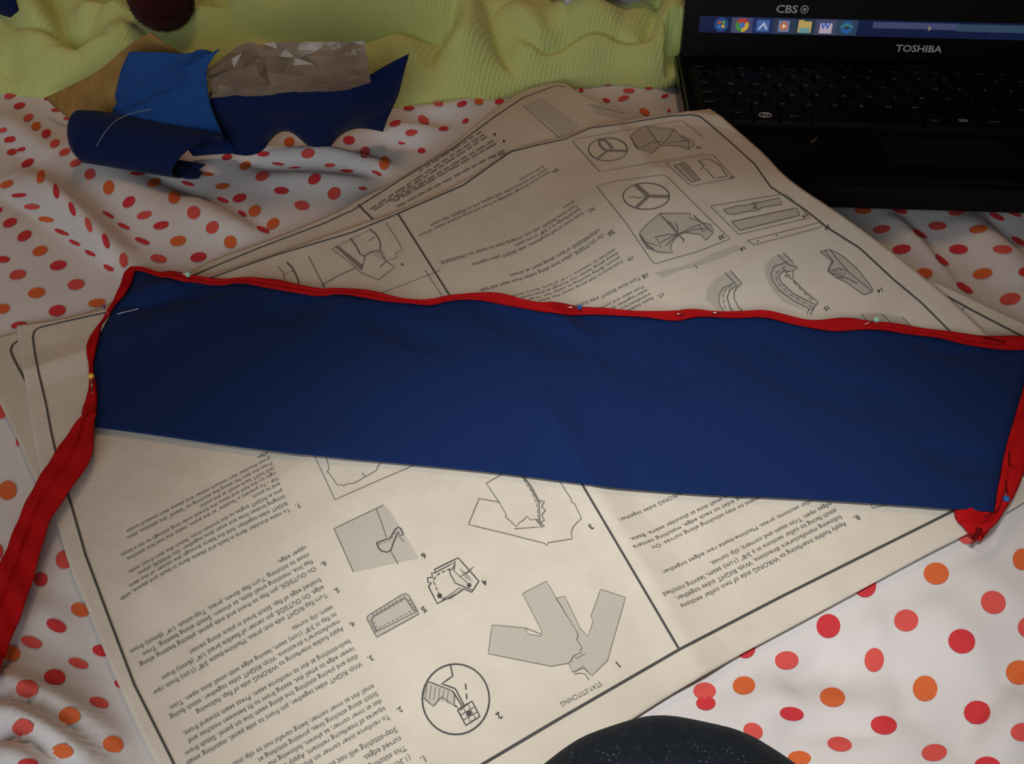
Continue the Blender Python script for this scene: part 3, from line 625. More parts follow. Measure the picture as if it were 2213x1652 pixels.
# text columns of the upper sheet (upside down in view)
BLOCKS = [
 (["To make shoulder darts in back and sleeve darts in back and sleeve, with", "RIGHT sides together, fold the fabric through the center of the dart,", "bringing broken lines and small dots together. On INSIDE, place", "pins at RIGHT angles to the broken lines. Stitch the dart from wide", "end to point.", "TIP - To prevent a \"bubble\" at the point, make the last few stitches", "right on the fold and leave the thread ends long enough to tie a knot.", "DO NOT back-stitch at the point.", "Press the dart flat along the stitching to \"blend\" the stitches, then", "press shoulder dart toward center and sleeve dart toward lower", "edge."], (624, 1099), (259, 1294), (578, 978), '7.', (646, 1089)),
 (["On OUTSIDE, pin flap to front and side panel, placing basting along", "flap line, matching small dots, as shown. Stitch along basting. Trim", "close to stitching. Turn flap down, press. Top-stitch 1/4\" (6mm) from", "upper edge."], (680, 1226), (301, 1436), (660, 1181), '6.', (702, 1214)),
 (["Turn flap RIGHT side out; press. Machine-baste 3/8\" (1cm) from raw", "edge. On OUTSIDE, pin center of flexible braid 1/4\" (6mm) from", "finished edge of flap. Stitch braid in place along center."], (704, 1283), (330, 1496), (691, 1250), '5.', (729, 1271)),
 (["Apply fusible interfacing to WRONG side of flap, following", "manufacturer's directions. With RIGHT sides together, stitch facing", "to flap in 3/8\" (1cm) seam, leaving edge with small dots open. Trim", "seam; clip curves."], (740, 1356), (423, 1538), (717, 1310), '4.', (763, 1344)),
 (["With RIGHT sides together, pin front to side panel, matching small", "dots and placing stitching line along seam line on panel. Stitch from", "lower edge to small dot, easing front to fit between notches and", "back-stitching at dot to reinforce seam. Press seam toward front."], (779, 1432), (403, 1647), (755, 1383), '3.', (803, 1417)),
 (["To reinforce inner corner on front panel, cut", "squares of interfacing remnant. Apply to", "dot at inner corner, as shown, following ma", "Stitch along stitching lines, pivoting stitching at", "small dot at inner corner, being careful not to clip into"], (839, 1545), (584, 1692), (806, 1480), '2.', (866, 1528)),
 (["Stitch along seam", "(1.3cm) from edge", "This stitching", "curved edges.", "Stay-stitching will not be shown"], (894, 1652), (790, 1712), (855, 1573), '1.', (918, 1633)),
 (["Apply fusible interfacing to WRONG side of two collar sections", "following manufacturers directions. With RIGHT sides together,", "stitch facing to collar sections in a 3/8\" (1cm) seam, leaving notched", "edges open. Trim seam and corners; clip curves."], (1825, 1129), (1469, 1308), (1794, 1086), '8.', (1853, 1114)),
 (["Insert knot through opening on front and wrap around center of bow", "and front, turning under and lapping end on INSIDE. Slip-stitch", "ends securely."], (1186, 371), (902, 510), (1174, 359), '22.', (1204, 365)),
 (["Fold knot in half lengthwise, with RIGHT sides together.", "Stitch/Serge in a 3/8\" (1cm) seam.", "Turn knot RIGHT side out, bringing seam to center on UNDERSIDE.", "press."], (1258, 459), (1016, 572), (1239, 435), '21.', (1281, 449)),
 (["On OUTSIDE, place bow along center front seam and tack", "UNDERSIDE of bow along seam, as shown."], (1303, 505), (1036, 627), (1293, 495), '20.', (1324, 497)),
 (["Fold bow in half along center line. Stitch along", "shown. Bring stitching to center line. To gather", "baste along center line through all thicknesses. P", "stitches to measure 1-1/4\" (3.2cm). Secure thread"], (1344, 563), (1134, 658), (1328, 538), '19.', (1368, 553)),
 (["Turn bow RIGHT side out; press."], (1382, 598), (1222, 667), (1382, 598), '18.', (1400, 590)),
 (["Apply fusible interfacing", "manufacturers dir", "sides together. St", "Trim seam and corners"], (1412, 642), (1306, 692), (1390, 617), '17.', (1434, 633)),
]
for lines, a, b, last, num, npos in BLOCKS:
    T = TextInk(p1)
    if len(lines) > 1: xs, ys = T.block(lines, a, b, last)
    else:
        A, B = GH(np.array([a, b], float), p1)[:, :2]; d = B - A; u = d / np.linalg.norm(d); xs = d / text_width(lines[0]); ys = np.array([-u[1], u[0]]) * np.linalg.norm(xs) * 1.0
        T.put(lines[0], A, xs, ys)
    T.put(num, GH(np.array([npos], float), p1)[0, :2], xs * 1.1, ys * 1.1, bold=True)
    T.build('printed_text', M['ink_text'], paper, org1)
T = TextInk(p1)
for t, a, b in [("collar sections; press. Machine-baste raw edges together.", (1759, 1077), (1427, 1236)), ("garment to stay-stitching along curves. On", (1655, 1066), (1407, 1182)),
                ("(facing side) to neck edge, matching centers", (1625, 1062), (1367, 1181)), ("matching small dots at shoulder seams. Baste.", (1610, 1052), (1360, 1165)), ("with WRONG sides together,", (1500, 1049), (1335, 1123))]:
    T.px_line(t, a, b, .0031)
T.build('printed_text', M['ink_text'], paper, org1)
T = TextInk(p1); T.px_line("STAY-STITCHING", (1297, 1474), (1209, 1520), .0032); T.build('printed_text', M['ink_text'], paper, org1)
zA = zt(680, 960, .4189); zT = zt(1340, 230, .3945)
d0 = GH(np.array([(624, 1099), (259, 1294)], float), p1)[:, :2]; d0 = (d0[1] - d0[0]) / np.linalg.norm(d0[1] - d0[0]); n0 = np.array([-d0[1], d0[0]])
for t, p in [('1', (1565, 1140)), ('2', (952, 1405)), ('3', (1425, 430)), ('4', (877, 717)), ('5', (563, 857)), ('6', (563, 580))]:
    T = TextInk(p1); T.put(t, GH(np.array(zA(p)), p1)[0, :2], d0 * .0042, n0 * .0046, bold=True, center=True); T.build('figure_number', M['ink'], paper, org1)
d9 = GH(np.array([(1303, 505), (1036, 627)], float), p1)[:, :2]; d9 = (d9[1] - d9[0]) / np.linalg.norm(d9[1] - d9[0]); n9 = np.array([-d9[1], d9[0]])
for t, p in [('22', (430, 228)), ('21', (612, 393)), ('20', (555, 720)), ('19', (1010, 603)), ('17', (1130, 664)), ('18', (670, 783)), ('14', (1422, 1012)), ('15', (1130, 1110))]:
    T = TextInk(p1); T.put(t, GH(np.array(zT(p)), p1)[0, :2], d9 * .0038, n9 * .0034, bold=True, center=True); T.build('figure_number', M['ink'], paper, org1)
T = TextInk(p1); T.put('9', G([(870, 582)])[0, :2], d9 * .0036, n9 * .0034, bold=True, center=True)
T.build('figure_number', M['ink'], paper, org1)

# ruled borders
I = Ink(p1); I.line([(228, 677), (150, 694), (90, 708), (80, 712), (74, 718), (71, 730), (75, 760), (84, 808), (100, 875), (110, 930), (122, 985), (135, 1035), (155, 1095), (185, 1200), (235, 1335), (290, 1480), (370, 1640), (420, 1745)], .0010); I.build('printed_border', INK, paper, org1)
I = Ink(p1); I.line([(228, 677), (340, 640), (445, 605), (600, 551), (760, 504), (860, 463), (1000, 402), (1103, 329), (1160, 315), (1220, 302), (1275, 278), (1360, 266), (1447, 252), (1495, 249), (1512, 253), (1527, 264), (1580, 310), (1630, 355), (1665, 405), (1740, 455), (1790, 495), (1858, 538), (1930, 605), (1990, 655), (2065, 730), (2200, 850)], .0010); I.build('printed_border', INK, paper, org1)
I = Ink(p1); I.line([(1000, 1679), (1045, 1652), (1200, 1560), (1470, 1404), (1690, 1290), (1880, 1195), (2065, 1103), (2213, 1027), (2300, 975)], .0013); I.build('printed_border', INK, paper, org1)
I = Ink(p1); I.line([(860, 463), (918, 555), (975, 645), (1110, 845), (1250, 1035), (1360, 1222), (1467, 1404)], .0011); I.build('printed_border', INK, paper, org1)


def figure(fn):
    I = Ink(p1); fn(I); I.build('printed_figure', INK, paper, org1)
t_, u_ = .00045, .0007
def fig1(I):
    a = zA((1072, 775), (1195, 710), (1350, 970), (1362, 1000), (1350, 1010), (1380, 1055), (1365, 1070), (1375, 1080), (1335, 1095), (1325, 1125), (1305, 1135), (1220, 1150), (895, 1085), (915, 937), (1085, 952), (1105, 985), (1170, 995), (1172, 970), (1160, 945))
    b = zA((1245, 800), (1290, 787), (1370, 955), (1410, 995), (1435, 920), (1425, 890), (1475, 752), (1603, 795), (1510, 1120), (1430, 1198), (1385, 1160), (1330, 1180), (1310, 1135), (1335, 1095), (1375, 1080), (1380, 1055), (1350, 1010), (1360, 985))
    I.fill(a, 2); I.fill(b, 2); I.line(a, .0003, 1, True); I.line(b, .0003, 1, True)
    I.line(zA((1340, 1190), (1370, 1185), (1395, 1190), (1415, 1220)), .0004, 1); I.line(zA((1340, 1180), (1385, 1150), (1420, 1190)), .0004, 1)
    I.line(zA((1085, 952), (1172, 985)), .0004, 1); I.line(zA((1335, 1095), (1350, 1110), (1395, 1085)), .0004, 1)
figure(fig1)
def fig2(I):
    I.circ(zA((728, 1320))[0], 173 * .4189, 182 * .4189, .0007)
    h = zA((585, 1228), (705, 1275), (722, 1290), (718, 1355), (655, 1308), (612, 1355), (558, 1310), (570, 1260)); I.fill(h, 2); I.line(h, .0006, 1, True)
    for k in range(6): I.line(zA((580 + 22 * k, 1240 + 8 * k), (570 + 22 * k, 1315 + 4 * k)), .0003, 1)
    I.line(zA((700, 1140), (712, 1200), (655, 1240), (725, 1265), (775, 1360)), .0006); I.line(zA((712, 1278), (768, 1368)), .0006)
    I.dash(zA((778, 1240), (787, 1350)), .0006, 12, 8); I.dash(zA((722, 1352), (760, 1375)), .0006, 6, 4)
    I.line(zA((737, 1375), (812, 1330), (852, 1408), (780, 1455)), .0006, 0, True); I.disc(zA((795, 1393))[0], 6.5, 7)
    I.line(zA((752, 1402), (822, 1360)), .0004, 1); I.line(zA((765, 1428), (838, 1386)), .0004, 1); I.line(zA((765, 1360), (805, 1438)), .0004, 1); I.line(zA((790, 1345), (830, 1422)), .0004, 1)
figure(fig2)
def fig3(I):
    I.line(zA((985, 148), (885, 205), (955, 310), (990, 370), (983, 378), (1000, 392), (1040, 428), (1060, 405), (1075, 398), (1095, 375), (1115, 395), (1140, 390), (1170, 430), (1030, 440)), t_, 1)
    I.line(zA((955, 303), (848, 284), (793, 418), (1000, 468), (1185, 515), (1197, 527), (1205, 512), (1328, 492), (1323, 465), (1330, 435), (1350, 410), (1376, 388), (1340, 310), (1322, 300), (1325, 290), (1245, 168)), t_, 1)
    I.line(zA((1050, 150), (1100, 205), (1140, 275), (1158, 320), (1160, 385)), .0006, 1); I.dash(zA((1060, 160), (1120, 250), (1150, 330), (1152, 380)), t_, 8, 5, 1); I.line(zA((1062, 148), (1120, 225), (1165, 310)), .0006, 1)
    I.line(zA((1160, 295), (1185, 300), (1170, 325), (1190, 345), (1170, 370), (1185, 395), (1165, 410), (1185, 425), (1168, 432)), .0006, 1)
    I.fill(zA((1135, 390), (1165, 385), (1172, 430)), 3)
figure(fig3)
def fig4(I):
    I.line(zA((587, 738), (632, 826), (680, 802), (735, 775), (770, 750), (810, 768), (847, 710), (740, 590), (618, 650), (622, 668), (603, 668), (608, 690), (582, 695), (585, 718), (602, 718)), .0006, 0, True)
    I.dash(zA((645, 785), (610, 705), (640, 672), (715, 640)), .0005, 8, 5); I.line(zA((618, 668), (725, 612), (712, 650), (695, 655), (702, 680), (715, 700), (725, 720), (815, 758)), .0005, 0); I.line(zA((725, 605), (720, 660), (800, 730)), .0004, 1)
    I.disc(zA((645, 785))[0], 5.5, 5.5); I.disc(zA((797, 730))[0], 5, 5)
    h = zA((655, 803), (700, 800), (770, 752), (745, 745), (700, 780)); I.fill(h, 2); I.line(h, .0004, 1, True)
    for k in range(3): I.line(zA((745 + 18 * k, 690 - 12 * k), (800 + 10 * k, 660 - 12 * k)), .0003, 1); I.line(zA((750 + 14 * k, 645 + 10 * k), (785 + 14 * k, 700 + 6 * k)), .0003, 1)
figure(fig4)
def fig5(I):
    o = zA((270, 905), (275, 890), (290, 880), (455, 778), (470, 775), (485, 785), (537, 880), (320, 1000)); I.fill(o, 2); I.line(o, .0005, 1, True)
    I.line(zA((305, 978), (527, 868)), .0004, 1); I.dash(zA((310, 965), (520, 855)), .0004, 7, 4, 1)
    I.line(zA((315, 965), (290, 910), (300, 895), (460, 800), (475, 805), (510, 860)), .0009, 3)
    for k in range(9): I.line(zA((300 + 20 * k, 880 - 11.5 * k), (308 + 20 * k, 898 - 11.5 * k)), .0008, 3)
    for k in range(4): I.line(zA((285 + 9 * k, 915 + 18 * k), (303 + 9 * k, 907 + 18 * k)), .0008, 3); I.line(zA((480 + 11 * k, 815 + 17 * k), (500 + 11 * k, 805 + 17 * k)), .0008, 3)
figure(fig5)
def fig6(I):
    I.fill(zA((100, 440), (355, 318), (385, 345), (440, 430), (500, 530), (535, 590), (200, 662)), 2)
    I.line(zA((355, 318), (100, 440), (200, 662)), .0005, 1); I.line(zA((318, 338), (350, 420), (370, 485)), .0005, 1); I.line(zA((392, 555), (430, 622)), .0005, 1)
    I.line(zA((320, 512), (390, 488), (415, 445), (430, 432), (445, 440), (458, 470), (440, 478), (432, 455), (405, 515), (395, 548), (375, 562), (345, 555), (330, 540)), .0007, 0, True)
    I.dash(zA((330, 520), (392, 500), (425, 445)), .0004, 6, 4, 1); I.line(zA((432, 482), (445, 490), (450, 500), (463, 505)), .0004, 1)
    I.fill(zA((440, 440), (460, 468), (455, 478), (438, 455)), 3)
figure(fig6)
def fig7(I):
    I.line(zA((0, 65), (105, 290), (330, 190), (530, 105)), .0004, 1)
    I.line(zA((58, 65), (75, 130), (63, 145), (78, 158), (118, 215), (140, 212), (150, 220), (160, 210), (205, 205), (260, 172), (320, 138), (325, 120), (350, 85)), .0004, 1); I.line(zA((245, 152), (262, 172)), .0005, 1)
figure(fig7)
# upper figures
zM = zt(760, 160, .3434); zN = zt(400, 300, .23)
def fig22(I):
    c = zM((1612, 478))[0]; I.circ(c, 122 * .3434, 72 * .3434, .0006)
    I.line(zM((1555, 412), (1562, 455), (1590, 480), (1612, 485), (1735, 487)), .0016, 3); I.line(zM((1555, 412), (1600, 425), (1640, 470), (1612, 485)), .0016, 3); I.line(zM((1612, 485), (1550, 532)), .0016, 3)
    j = zM((1752, 398), (1790, 360), (1850, 330), (1960, 345), (2030, 350), (2050, 380), (2150, 422), (2158, 445), (2118, 478), (2060, 455), (1975, 452), (1930, 460), (1890, 500), (1790, 468)); I.fill(j, 2); I.line(j, .0004, 1, True)
    I.line(zM((1850, 330), (1890, 380), (1935, 450), (1960, 445)), .0006, 1); I.line(zM((2030, 350), (1990, 410), (1955, 440), (2130, 420)), .0006, 1); I.line(zM((1760, 410), (1800, 470), (1830, 465), (1880, 435), (1950, 430)), .0006, 1); I.line(zM((2060, 390), (2120, 430), (2118, 478)), .0006, 1)
    I.line(zM((1390, 430), (1400, 415), (2050, 298), (2085, 300), (2213, 400)), .0004, 1); I.line(zM((1390, 430), (1560, 618), (1900, 560), (2213, 505)), .0004, 1)
figure(fig22)
def fig20(I):
    c = zM((1853, 773))[0]; I.circ(c, 146 * .3434, 83 * .3434, .0006)
    I.line(zM((1785, 700), (1868, 772), (2000, 775)), .0024, 3); I.line(zM((1868, 772), (1785, 848)), .0024, 3); I.line(zM((1745, 780), (1770, 775), (1800, 785), (1860, 770)), .0005, 1)
    j = zT((105, 700), (130, 665), (215, 590), (385, 590), (385, 615), (450, 640), (495, 652), (512, 690), (470, 738), (440, 705), (335, 692), (290, 740), (275, 775), (288, 806), (210, 802), (150, 780), (120, 740)); I.fill(j, 2); I.line(j, .0005, 1, True)
    for q in ((190, 720), (220, 750), (250, 765), (440, 650), (470, 670), (300, 640)): I.line(zT((318, 706), ((318 + q[0]) / 2 + 6, (706 + q[1]) / 2 - 8), q), .0006, 1)
    I.line(zT((215, 590), (260, 640), (318, 706), (350, 735), (345, 748)), .0008, 1); I.line(zT((255, 632), (275, 640), (318, 700)), .001, 3); I.line(zT((195, 720), (225, 775), (125, 740)), .0005, 1); I.line(zT((400, 600), (470, 660), (500, 690)), .0008, 1); I.line(zT((108, 705), (150, 765), (185, 790)), .001, 1); I.line(zT((430, 650), (450, 690), (490, 670)), .0005, 1)
    I.line(zT((-130, 440), (0, 408), (235, 378), (260, 390), (430, 560), (602, 730), (420, 800), (190, 866), (180, 860), (30, 640), (-130, 440)), .0004, 1)
figure(fig20)
def fig21(I):
    s = zT((295, 325), (350, 308), (440, 405), (390, 420)); I.fill(s, 2); I.line(s, .0006, 1, True); I.line(zT((325, 320), (412, 412)), .0005, 1); I.line(zT((340, 315), (425, 408)), .0005, 1)
    I.line(zT((428, 300), (485, 288), (545, 325), (570, 360), (587, 385), (515, 398), (470, 345), (440, 352), (458, 328)), .0006, 1, True)
    I.line(zT((248, 310), (480, 268), (505, 265), (625, 395), (390, 440)), .0004, 1, True)
figure(fig21)
def fig19(I):
    s = zT((565, 570), (640, 548), (700, 545), (735, 530), (770, 528), (870, 505), (885, 540), (780, 556), (745, 575), (700, 578), (620, 595), (590, 592)); I.fill(s, 2); I.line(s, .0005, 1, True)
    for k in range(5): I.line(zT((715 + 9 * k, 534), (740, 548), (722 + 9 * k, 566)), .0006, 3)
    s = zT((610, 635), (965, 560), (985, 600), (655, 682)); I.fill(s, 2); I.line(s, .0006, 1, True)
    I.line(zT((495, 550), (880, 485), (910, 485), (1045, 612), (650, 705)), .0004, 1, True)
    I.line(zT((695, 740), (1090, 640), (1110, 655), (1090, 668), (735, 762)), .0004, 1, True); I.disc(zT((858, 710))[0], 2, 2, 1); I.disc(zT((755, 740))[0], 2, 2, 1)
figure(fig19)
def fig18(I):
    s = zT((190, 915), (310, 885), (400, 860), (500, 812), (645, 760), (652, 790), (520, 842), (420, 876), (310, 905), (235, 938)); I.fill(s, 2); I.line(zT((408, 872), (425, 892)), .0005, 1)
figure(fig18)
def fig16(I):
    s = zT((470, 1010), (520, 950), (570, 920), (605, 903), (667, 975), (590, 1000), (555, 1040), (540, 1080), (548, 1120), (500, 1085), (470, 1060)); I.fill(s, 2)
    I.line(zT((605, 903), (667, 975), (640, 995), (625, 1020), (625, 1060), (650, 1105), (685, 1140)), .0006, 1); I.line(zT((575, 915), (640, 985), (600, 1010), (585, 1050), (605, 1110), (625, 1140)), .0007, 1); I.line(zT((630, 970), (560, 1000), (540, 1040), (545, 1090), (575, 1140)), .0005, 1); I.dash(zT((610, 985), (575, 1010), (562, 1050), (575, 1110)), .0005, 8, 5, 1)
figure(fig16)
def fig15(I):
    s = zT((790, 880), (830, 830), (870, 815), (895, 808), (972, 885), (950, 900), (935, 905), (880, 920), (868, 950), (830, 950), (850, 1000), (910, 1060), (1040, 1130), (900, 1075), (820, 985), (795, 930)); I.fill(s, 2)
    s = zT((830, 915), (870, 870), (930, 852), (972, 885), (935, 908), (890, 905), (868, 930), (880, 965), (940, 1030), (1060, 1090), (1085, 1078), (1050, 1118), (930, 1060), (850, 1000)); I.fill(s, 2)
    I.line(zT((862, 815), (920, 870), (972, 888), (945, 905), (950, 935), (940, 945), (1015, 1020), (1086, 1078), (1050, 1120), (950, 1070), (870, 1010), (835, 960), (825, 920), (845, 880), (920, 855)), .0006, 1)
    I.line(zT((895, 808), (950, 862)), .0006, 1); I.line(zT((935, 908), (890, 905), (868, 935), (885, 970), (950, 1030), (1070, 1090)), .0006, 1); I.dash(zT((905, 880), (850, 920), (860, 970), (930, 1035), (1055, 1105)), .0005, 10, 6, 1); I.dash(zT((920, 930), (1000, 1020), (1050, 1065)), .0005, 10, 6, 1)
    I.line(zT((1035, 1110), (1025, 1140)), .0006, 1); I.line(zT((1060, 1110), (1042, 1145)), .0006, 1); I.line(zT((895, 895), (915, 920), (900, 935), (930, 930)), .0007, 1)
figure(fig15)
def fig14(I):
    s = zT((1095, 800), (1150, 788), (1220, 825), (1300, 895), (1370, 985), (1385, 1005), (1378, 1020), (1335, 1036), (1240, 968), (1180, 940), (1135, 905), (1160, 850)); I.fill(s, 2); I.line(s, .0005, 1, True)
    I.line(zT((1150, 790), (1180, 830), (1260, 920), (1380, 1015)), .0006, 1); I.line(zT((1120, 795), (1165, 850), (1140, 905), (1180, 940), (1245, 945), (1300, 975)), .0007, 1); I.line(zT((1170, 850), (1145, 890), (1160, 920), (1225, 935), (1238, 905), (1200, 890), (1160, 905)), .0006, 1)
    for k in range(4): I.line(zT((1165 + 14 * k, 898), (1172 + 14 * k, 925)), .0004, 1)
    I.disc(zT((1275, 905))[0], 2.5, 2.5)
figure(fig14)
def fig13(I):
    s = zT((1250, 1185), (1290, 1148), (1350, 1135), (1440, 1136), (1545, 1157), (1600, 1215), (1400, 1215)); I.fill(s, 2)
    I.line(zT((1545, 1157), (1600, 1215)), .0005, 1); I.line(zT((1320, 1140), (1360, 1185)), .0005, 1); I.line(zT((1430, 1140), (1490, 1195)), .0005, 1)
figure(fig13)
def fig9(I):
    I.fill(zN((1405, 1015), (1440, 1010), (1668, 1190), (1660, 1242)), 3); I.fill(zN((1760, 1085), (1860, 1050), (1892, 1160)), 2)
    I.line(zN((1890, 795), (1950, 890), (2010, 980), (2020, 1010), (2045, 1045), (1980, 1080), (1985, 1125), (1900, 1150)), .0004, 1)
    I.line(zN((1735, 855), (1800, 910), (1830, 970), (1835, 1010), (1830, 1055), (1760, 1065), (1680, 1108), (1640, 1085), (1630, 1060), (1605, 1010), (1550, 940)), .0009, 1); I.line(zN((1715, 968), (1790, 925)), .0004, 1)
    I.line(zN((1690, 1108), (1660, 1235)), .0005, 1); I.line(zN((1830, 1060), (1892, 1158), (1972, 1212), (1815, 1330), (1740, 1300), (1660, 1265)), .0005, 1); I.line(zN((1890, 1155), (1830, 1210)), .0005, 1)
    I.line(zN((1380, 1040), (1560, 1180), (1660, 1268)), .0004, 1); I.line(zN((1160, 1110), (1230, 1250), (1315, 1405)), .0005, 1); I.line(zN((1280, 1385), (1440, 1290), (1600, 1222)), .0006, 1)
    I.line(zN((955, 1165), (1010, 1220), (1045, 1290), (1065, 1340), (1068, 1395)), .0011, 1); I.line(zN((870, 1200), (925, 1265), (940, 1345)), .0004, 1); I.line(zN((930, 1278), (1030, 1238)), .0004, 1); I.line(zN((1380, 1040), (1740, 860)), .0003, 1)
    I.line(zN((1820, 1460), (2000, 1395), (2174, 1330), (2400, 1240)), .0004, 1); I.line([(918, 585), (955, 640)], .0004, 1)
figure(fig9)
def fig8(I):
    I.line([(1875, 1070), (1884, 1100), (1920, 1092), (1926, 1082), (1940, 1080)], .0004, 1); I.fill([(1875, 1075), (1884, 1100), (1920, 1092), (1916, 1078)], 2)
figure(fig8)

# print on the lower sheet: border, rows of tiny words too blurred to read, a grey strip
I = Ink(p2); rnd = random.Random(8)
I.line([(760, 457), (863, 391), (980, 320), (1069, 253), (1130, 212), (1200, 186), (1222, 188)], .0009); I.line([(415, 597), (560, 537), (700, 484), (745, 463), (760, 457)], .0009)
I.line([(774, 443), (790, 460), (815, 484)], .0011)
I.line([(2039, 638), (2089, 666), (2150, 698), (2207, 727), (2300, 775)], .0011); I.line([(2077, 672), (2085, 664)], .0006, 1); I.line([(1960, 590), (2039, 638)], .0009)
I.line([(60, 727), (39, 738), (28, 746), (23, 758), (28, 772), (40, 796), (52, 818), (75, 855)], .0011)
I.fill([(1137, 228), (1168, 212), (1250, 272), (1222, 300)], 2); I.fill([(1275, 225), (1330, 232), (1395, 252), (1370, 262), (1290, 246)], 2)
I.line([(1130, 228), (1215, 305)], .0004, 1); I.line([(1270, 228), (1350, 246)], .0004, 1)
I.fill([(2108, 700), (2150, 716), (2213, 740), (2150, 745)], 2); I.fill([(2118, 716), (2128, 708), (2134, 716), (2124, 722)], 0)
def blur_row(a, b, w=.0013):
    L = math.hypot(b[0] - a[0], b[1] - a[1]); t = 0
    while t < L:
        k = min(L, t + rnd.uniform(10, 26)); f = lambda s: (a[0] + (b[0] - a[0]) * s / L, a[1] + (b[1] - a[1]) * s / L)
        I.line([f(t), f(k)], w, 3); t = k + rnd.uniform(4, 6)
for a, b in [((1040, 285), (905, 372)), ((1046, 291), (800, 454)), ((1052, 296), (806, 457)), ((1066, 305), (845, 436)), ((1072, 311), (850, 438)), ((1090, 325), (858, 448)), ((1092, 331), (1060, 343))]: blur_row(a, b)
I.disc((1069, 291), 3, 3); I.disc((1089, 306), 3, 3)
I.build('blurred_print', INK, under, org2)['kind'] = 'stuff'

# ------------------------------------------------------------------ blue strip edged with red tape
STRIP0 = G([(1150, 850)])[0]
strip = empty('fabric_strip', STRIP0)
tag(strip, 'long blue cotton strip edged with pinned red tape on the instruction sheet', 'fabric')
B_TOP = [(278, 586), (310, 582), (345, 600), (365, 597), (400, 612), (470, 618), (520, 614), (560, 620), (640, 634), (690, 641), (730, 634), (800, 645), (930, 663), (975, 648), (1050, 652), (1170, 676), (1200, 674), (1250, 685), (1340, 682), (1465, 698), (1500, 690), (1560, 690), (1650, 690), (1720, 705), (1790, 720), (1850, 715), (1900, 718), (2000, 728), (2090, 746), (2160, 760), (2213, 757), (2228, 756)]
B_BOT = [(205, 922), (330, 938), (480, 960), (690, 985), (900, 1003), (1100, 1023), (1300, 1050), (1420, 1061), (1560, 1070), (1690, 1074), (1870, 1085), (2060, 1099), (2150, 1106)]
B_LEFT = [(278, 586), (260, 640), (230, 695), (208, 735), (200, 790), (198, 820), (204, 850), (204, 890), (205, 922)]
B_RIGHT = [(2228, 756), (2217, 840), (2190, 920), (2170, 985), (2163, 1040), (2150, 1106)]
B_TOP = B_TOP[:1] + [(x, y - 5) for x, y in B_TOP[1:]]; B_RIGHT[0] = B_TOP[-1]
vb, fb = coons(B_TOP, B_BOT, B_LEFT, B_RIGHT, 120, 240, blue_h)
mesh('fabric_panel', vb, fb, M['blue'], parent=strip, origin=STRIP0, solid=.0010)
def ribbon(name, a, b, hf, lift, arch, m, parent, origin, n=160, k=9, crease_at=None, cd=.0012, px_smooth=2, cw=.10):
    """tape between two pixel polylines, gently arched across"""
    A = GH(smooth_poly(a, n, px_smooth), hf)[:, :2]; B = GH(smooth_poly(b, n, px_smooth), hf)[:, :2]
    t = np.linspace(0, 1, k); V = []
    for i in range(n):
        xy = A[i] + (B[i] - A[i]) * t[:, None]
        z = hf(xy[:, 0], xy[:, 1]) + lift + arch * np.sqrt(np.clip(np.sin(np.pi * (.06 + .88 * t)), 0, 1)) 
        if crease_at is not None: z = z - cd * np.exp(-((t - crease_at) / cw) ** 2)
        z = z + .0004 * np.sin(i * .33 + 2 * t) 
        V.append(np.c_[xy, z])
    V = np.vstack(V); return mesh(name, V, up(grid_faces(n, k), V), m, parent=parent, origin=origin, solid=.0009)
R_OUT = [(283, 584), (310, 582), (345, 595), (365, 588), (390, 592), (420, 603), (480, 608), (530, 603), (570, 608), (605, 608), (650, 621), (695, 631), (730, 626), (790, 630), (870, 650), (930, 656), (975, 640), (1060, 637), (1100, 641), (1165, 661), (1200, 657), (1260, 668), (1340, 675), (1450, 680), (1495, 669), (1550, 682), (1620, 675), (1650, 674), (1700, 688), (1760, 698), (1830, 691), (1870, 696), (2000, 714), (2100, 730), (2213, 732), (2245, 734)]
R_IN = [(287, 592), (312, 591), (345, 605), (367, 603), (400, 617), (420, 616), (470, 623), (520, 617), (560, 624), (600, 630), (640, 640), (690, 647), (730, 638), (800, 652), (870, 660), (930, 668), (975, 652), (1050, 656), (1110, 668), (1165, 681), (1200, 680), (1250, 688), (1340, 685), (1458, 701), (1500, 690), (1560, 693), (1620, 692), (1650, 692), (1720, 707), (1790, 724), (1850, 717), (1900, 719), (2000, 732), (2100, 752), (2160, 764), (2245, 758)]
ribbon('red_binding', R_OUT, R_IN, blue_h, .0006, .0030, M['red'], strip, STRIP0, n=300, crease_at=.62, cd=.0016)
L_OUT = [(283, 584), (268, 596), (259, 630), (234, 677), (214, 712), (192, 736), (187, 760), (196, 807), (192, 861), (178, 889), (180, 911)]
L_IN = [(296, 586), (291, 600), (284, 627), (256, 660), (236, 690), (221, 710), (214, 750), (202, 794), (214, 851), (211, 894), (205, 915)]
ribbon('red_binding', L_OUT, L_IN, blue_h, .0007, .0030, M['red'], strip, STRIP0, n=140, crease_at=.55, cd=.0020)
T_L = [(178, 903), (160, 924), (117, 987), (70, 1062), (40, 1128), (19, 1184), (0, 1226), (-30, 1300), (-60, 1390)]
T_R = [(212, 896), (203, 922), (206, 970), (196, 1001), (150, 1067), (117, 1114), (98, 1160), (75, 1254), (42, 1347), (0, 1455), (-40, 1545)]
def soft_top(x, y):   # paper where the paper lies, sheet elsewhere, blended
    pm = paper_mask(x, y); return (p1(x, y) + .003) * (1 - pm) + np.maximum(bed(x, y) + .004, .004) * pm + .003
soft_top = gridify(soft_top, *_D)
ribbon('red_tape_tail', T_L, T_R, soft_top, .0005, .0022, M['red'], strip, STRIP0, n=150, k=25, crease_at=.46, cd=.0030, cw=.045)
RR_IN = [(2226, 790), (2213, 838), (2190, 915), (2172, 975), (2164, 1020), (2155, 1070), (2151, 1110), (2140, 1128), (2110, 1140)]
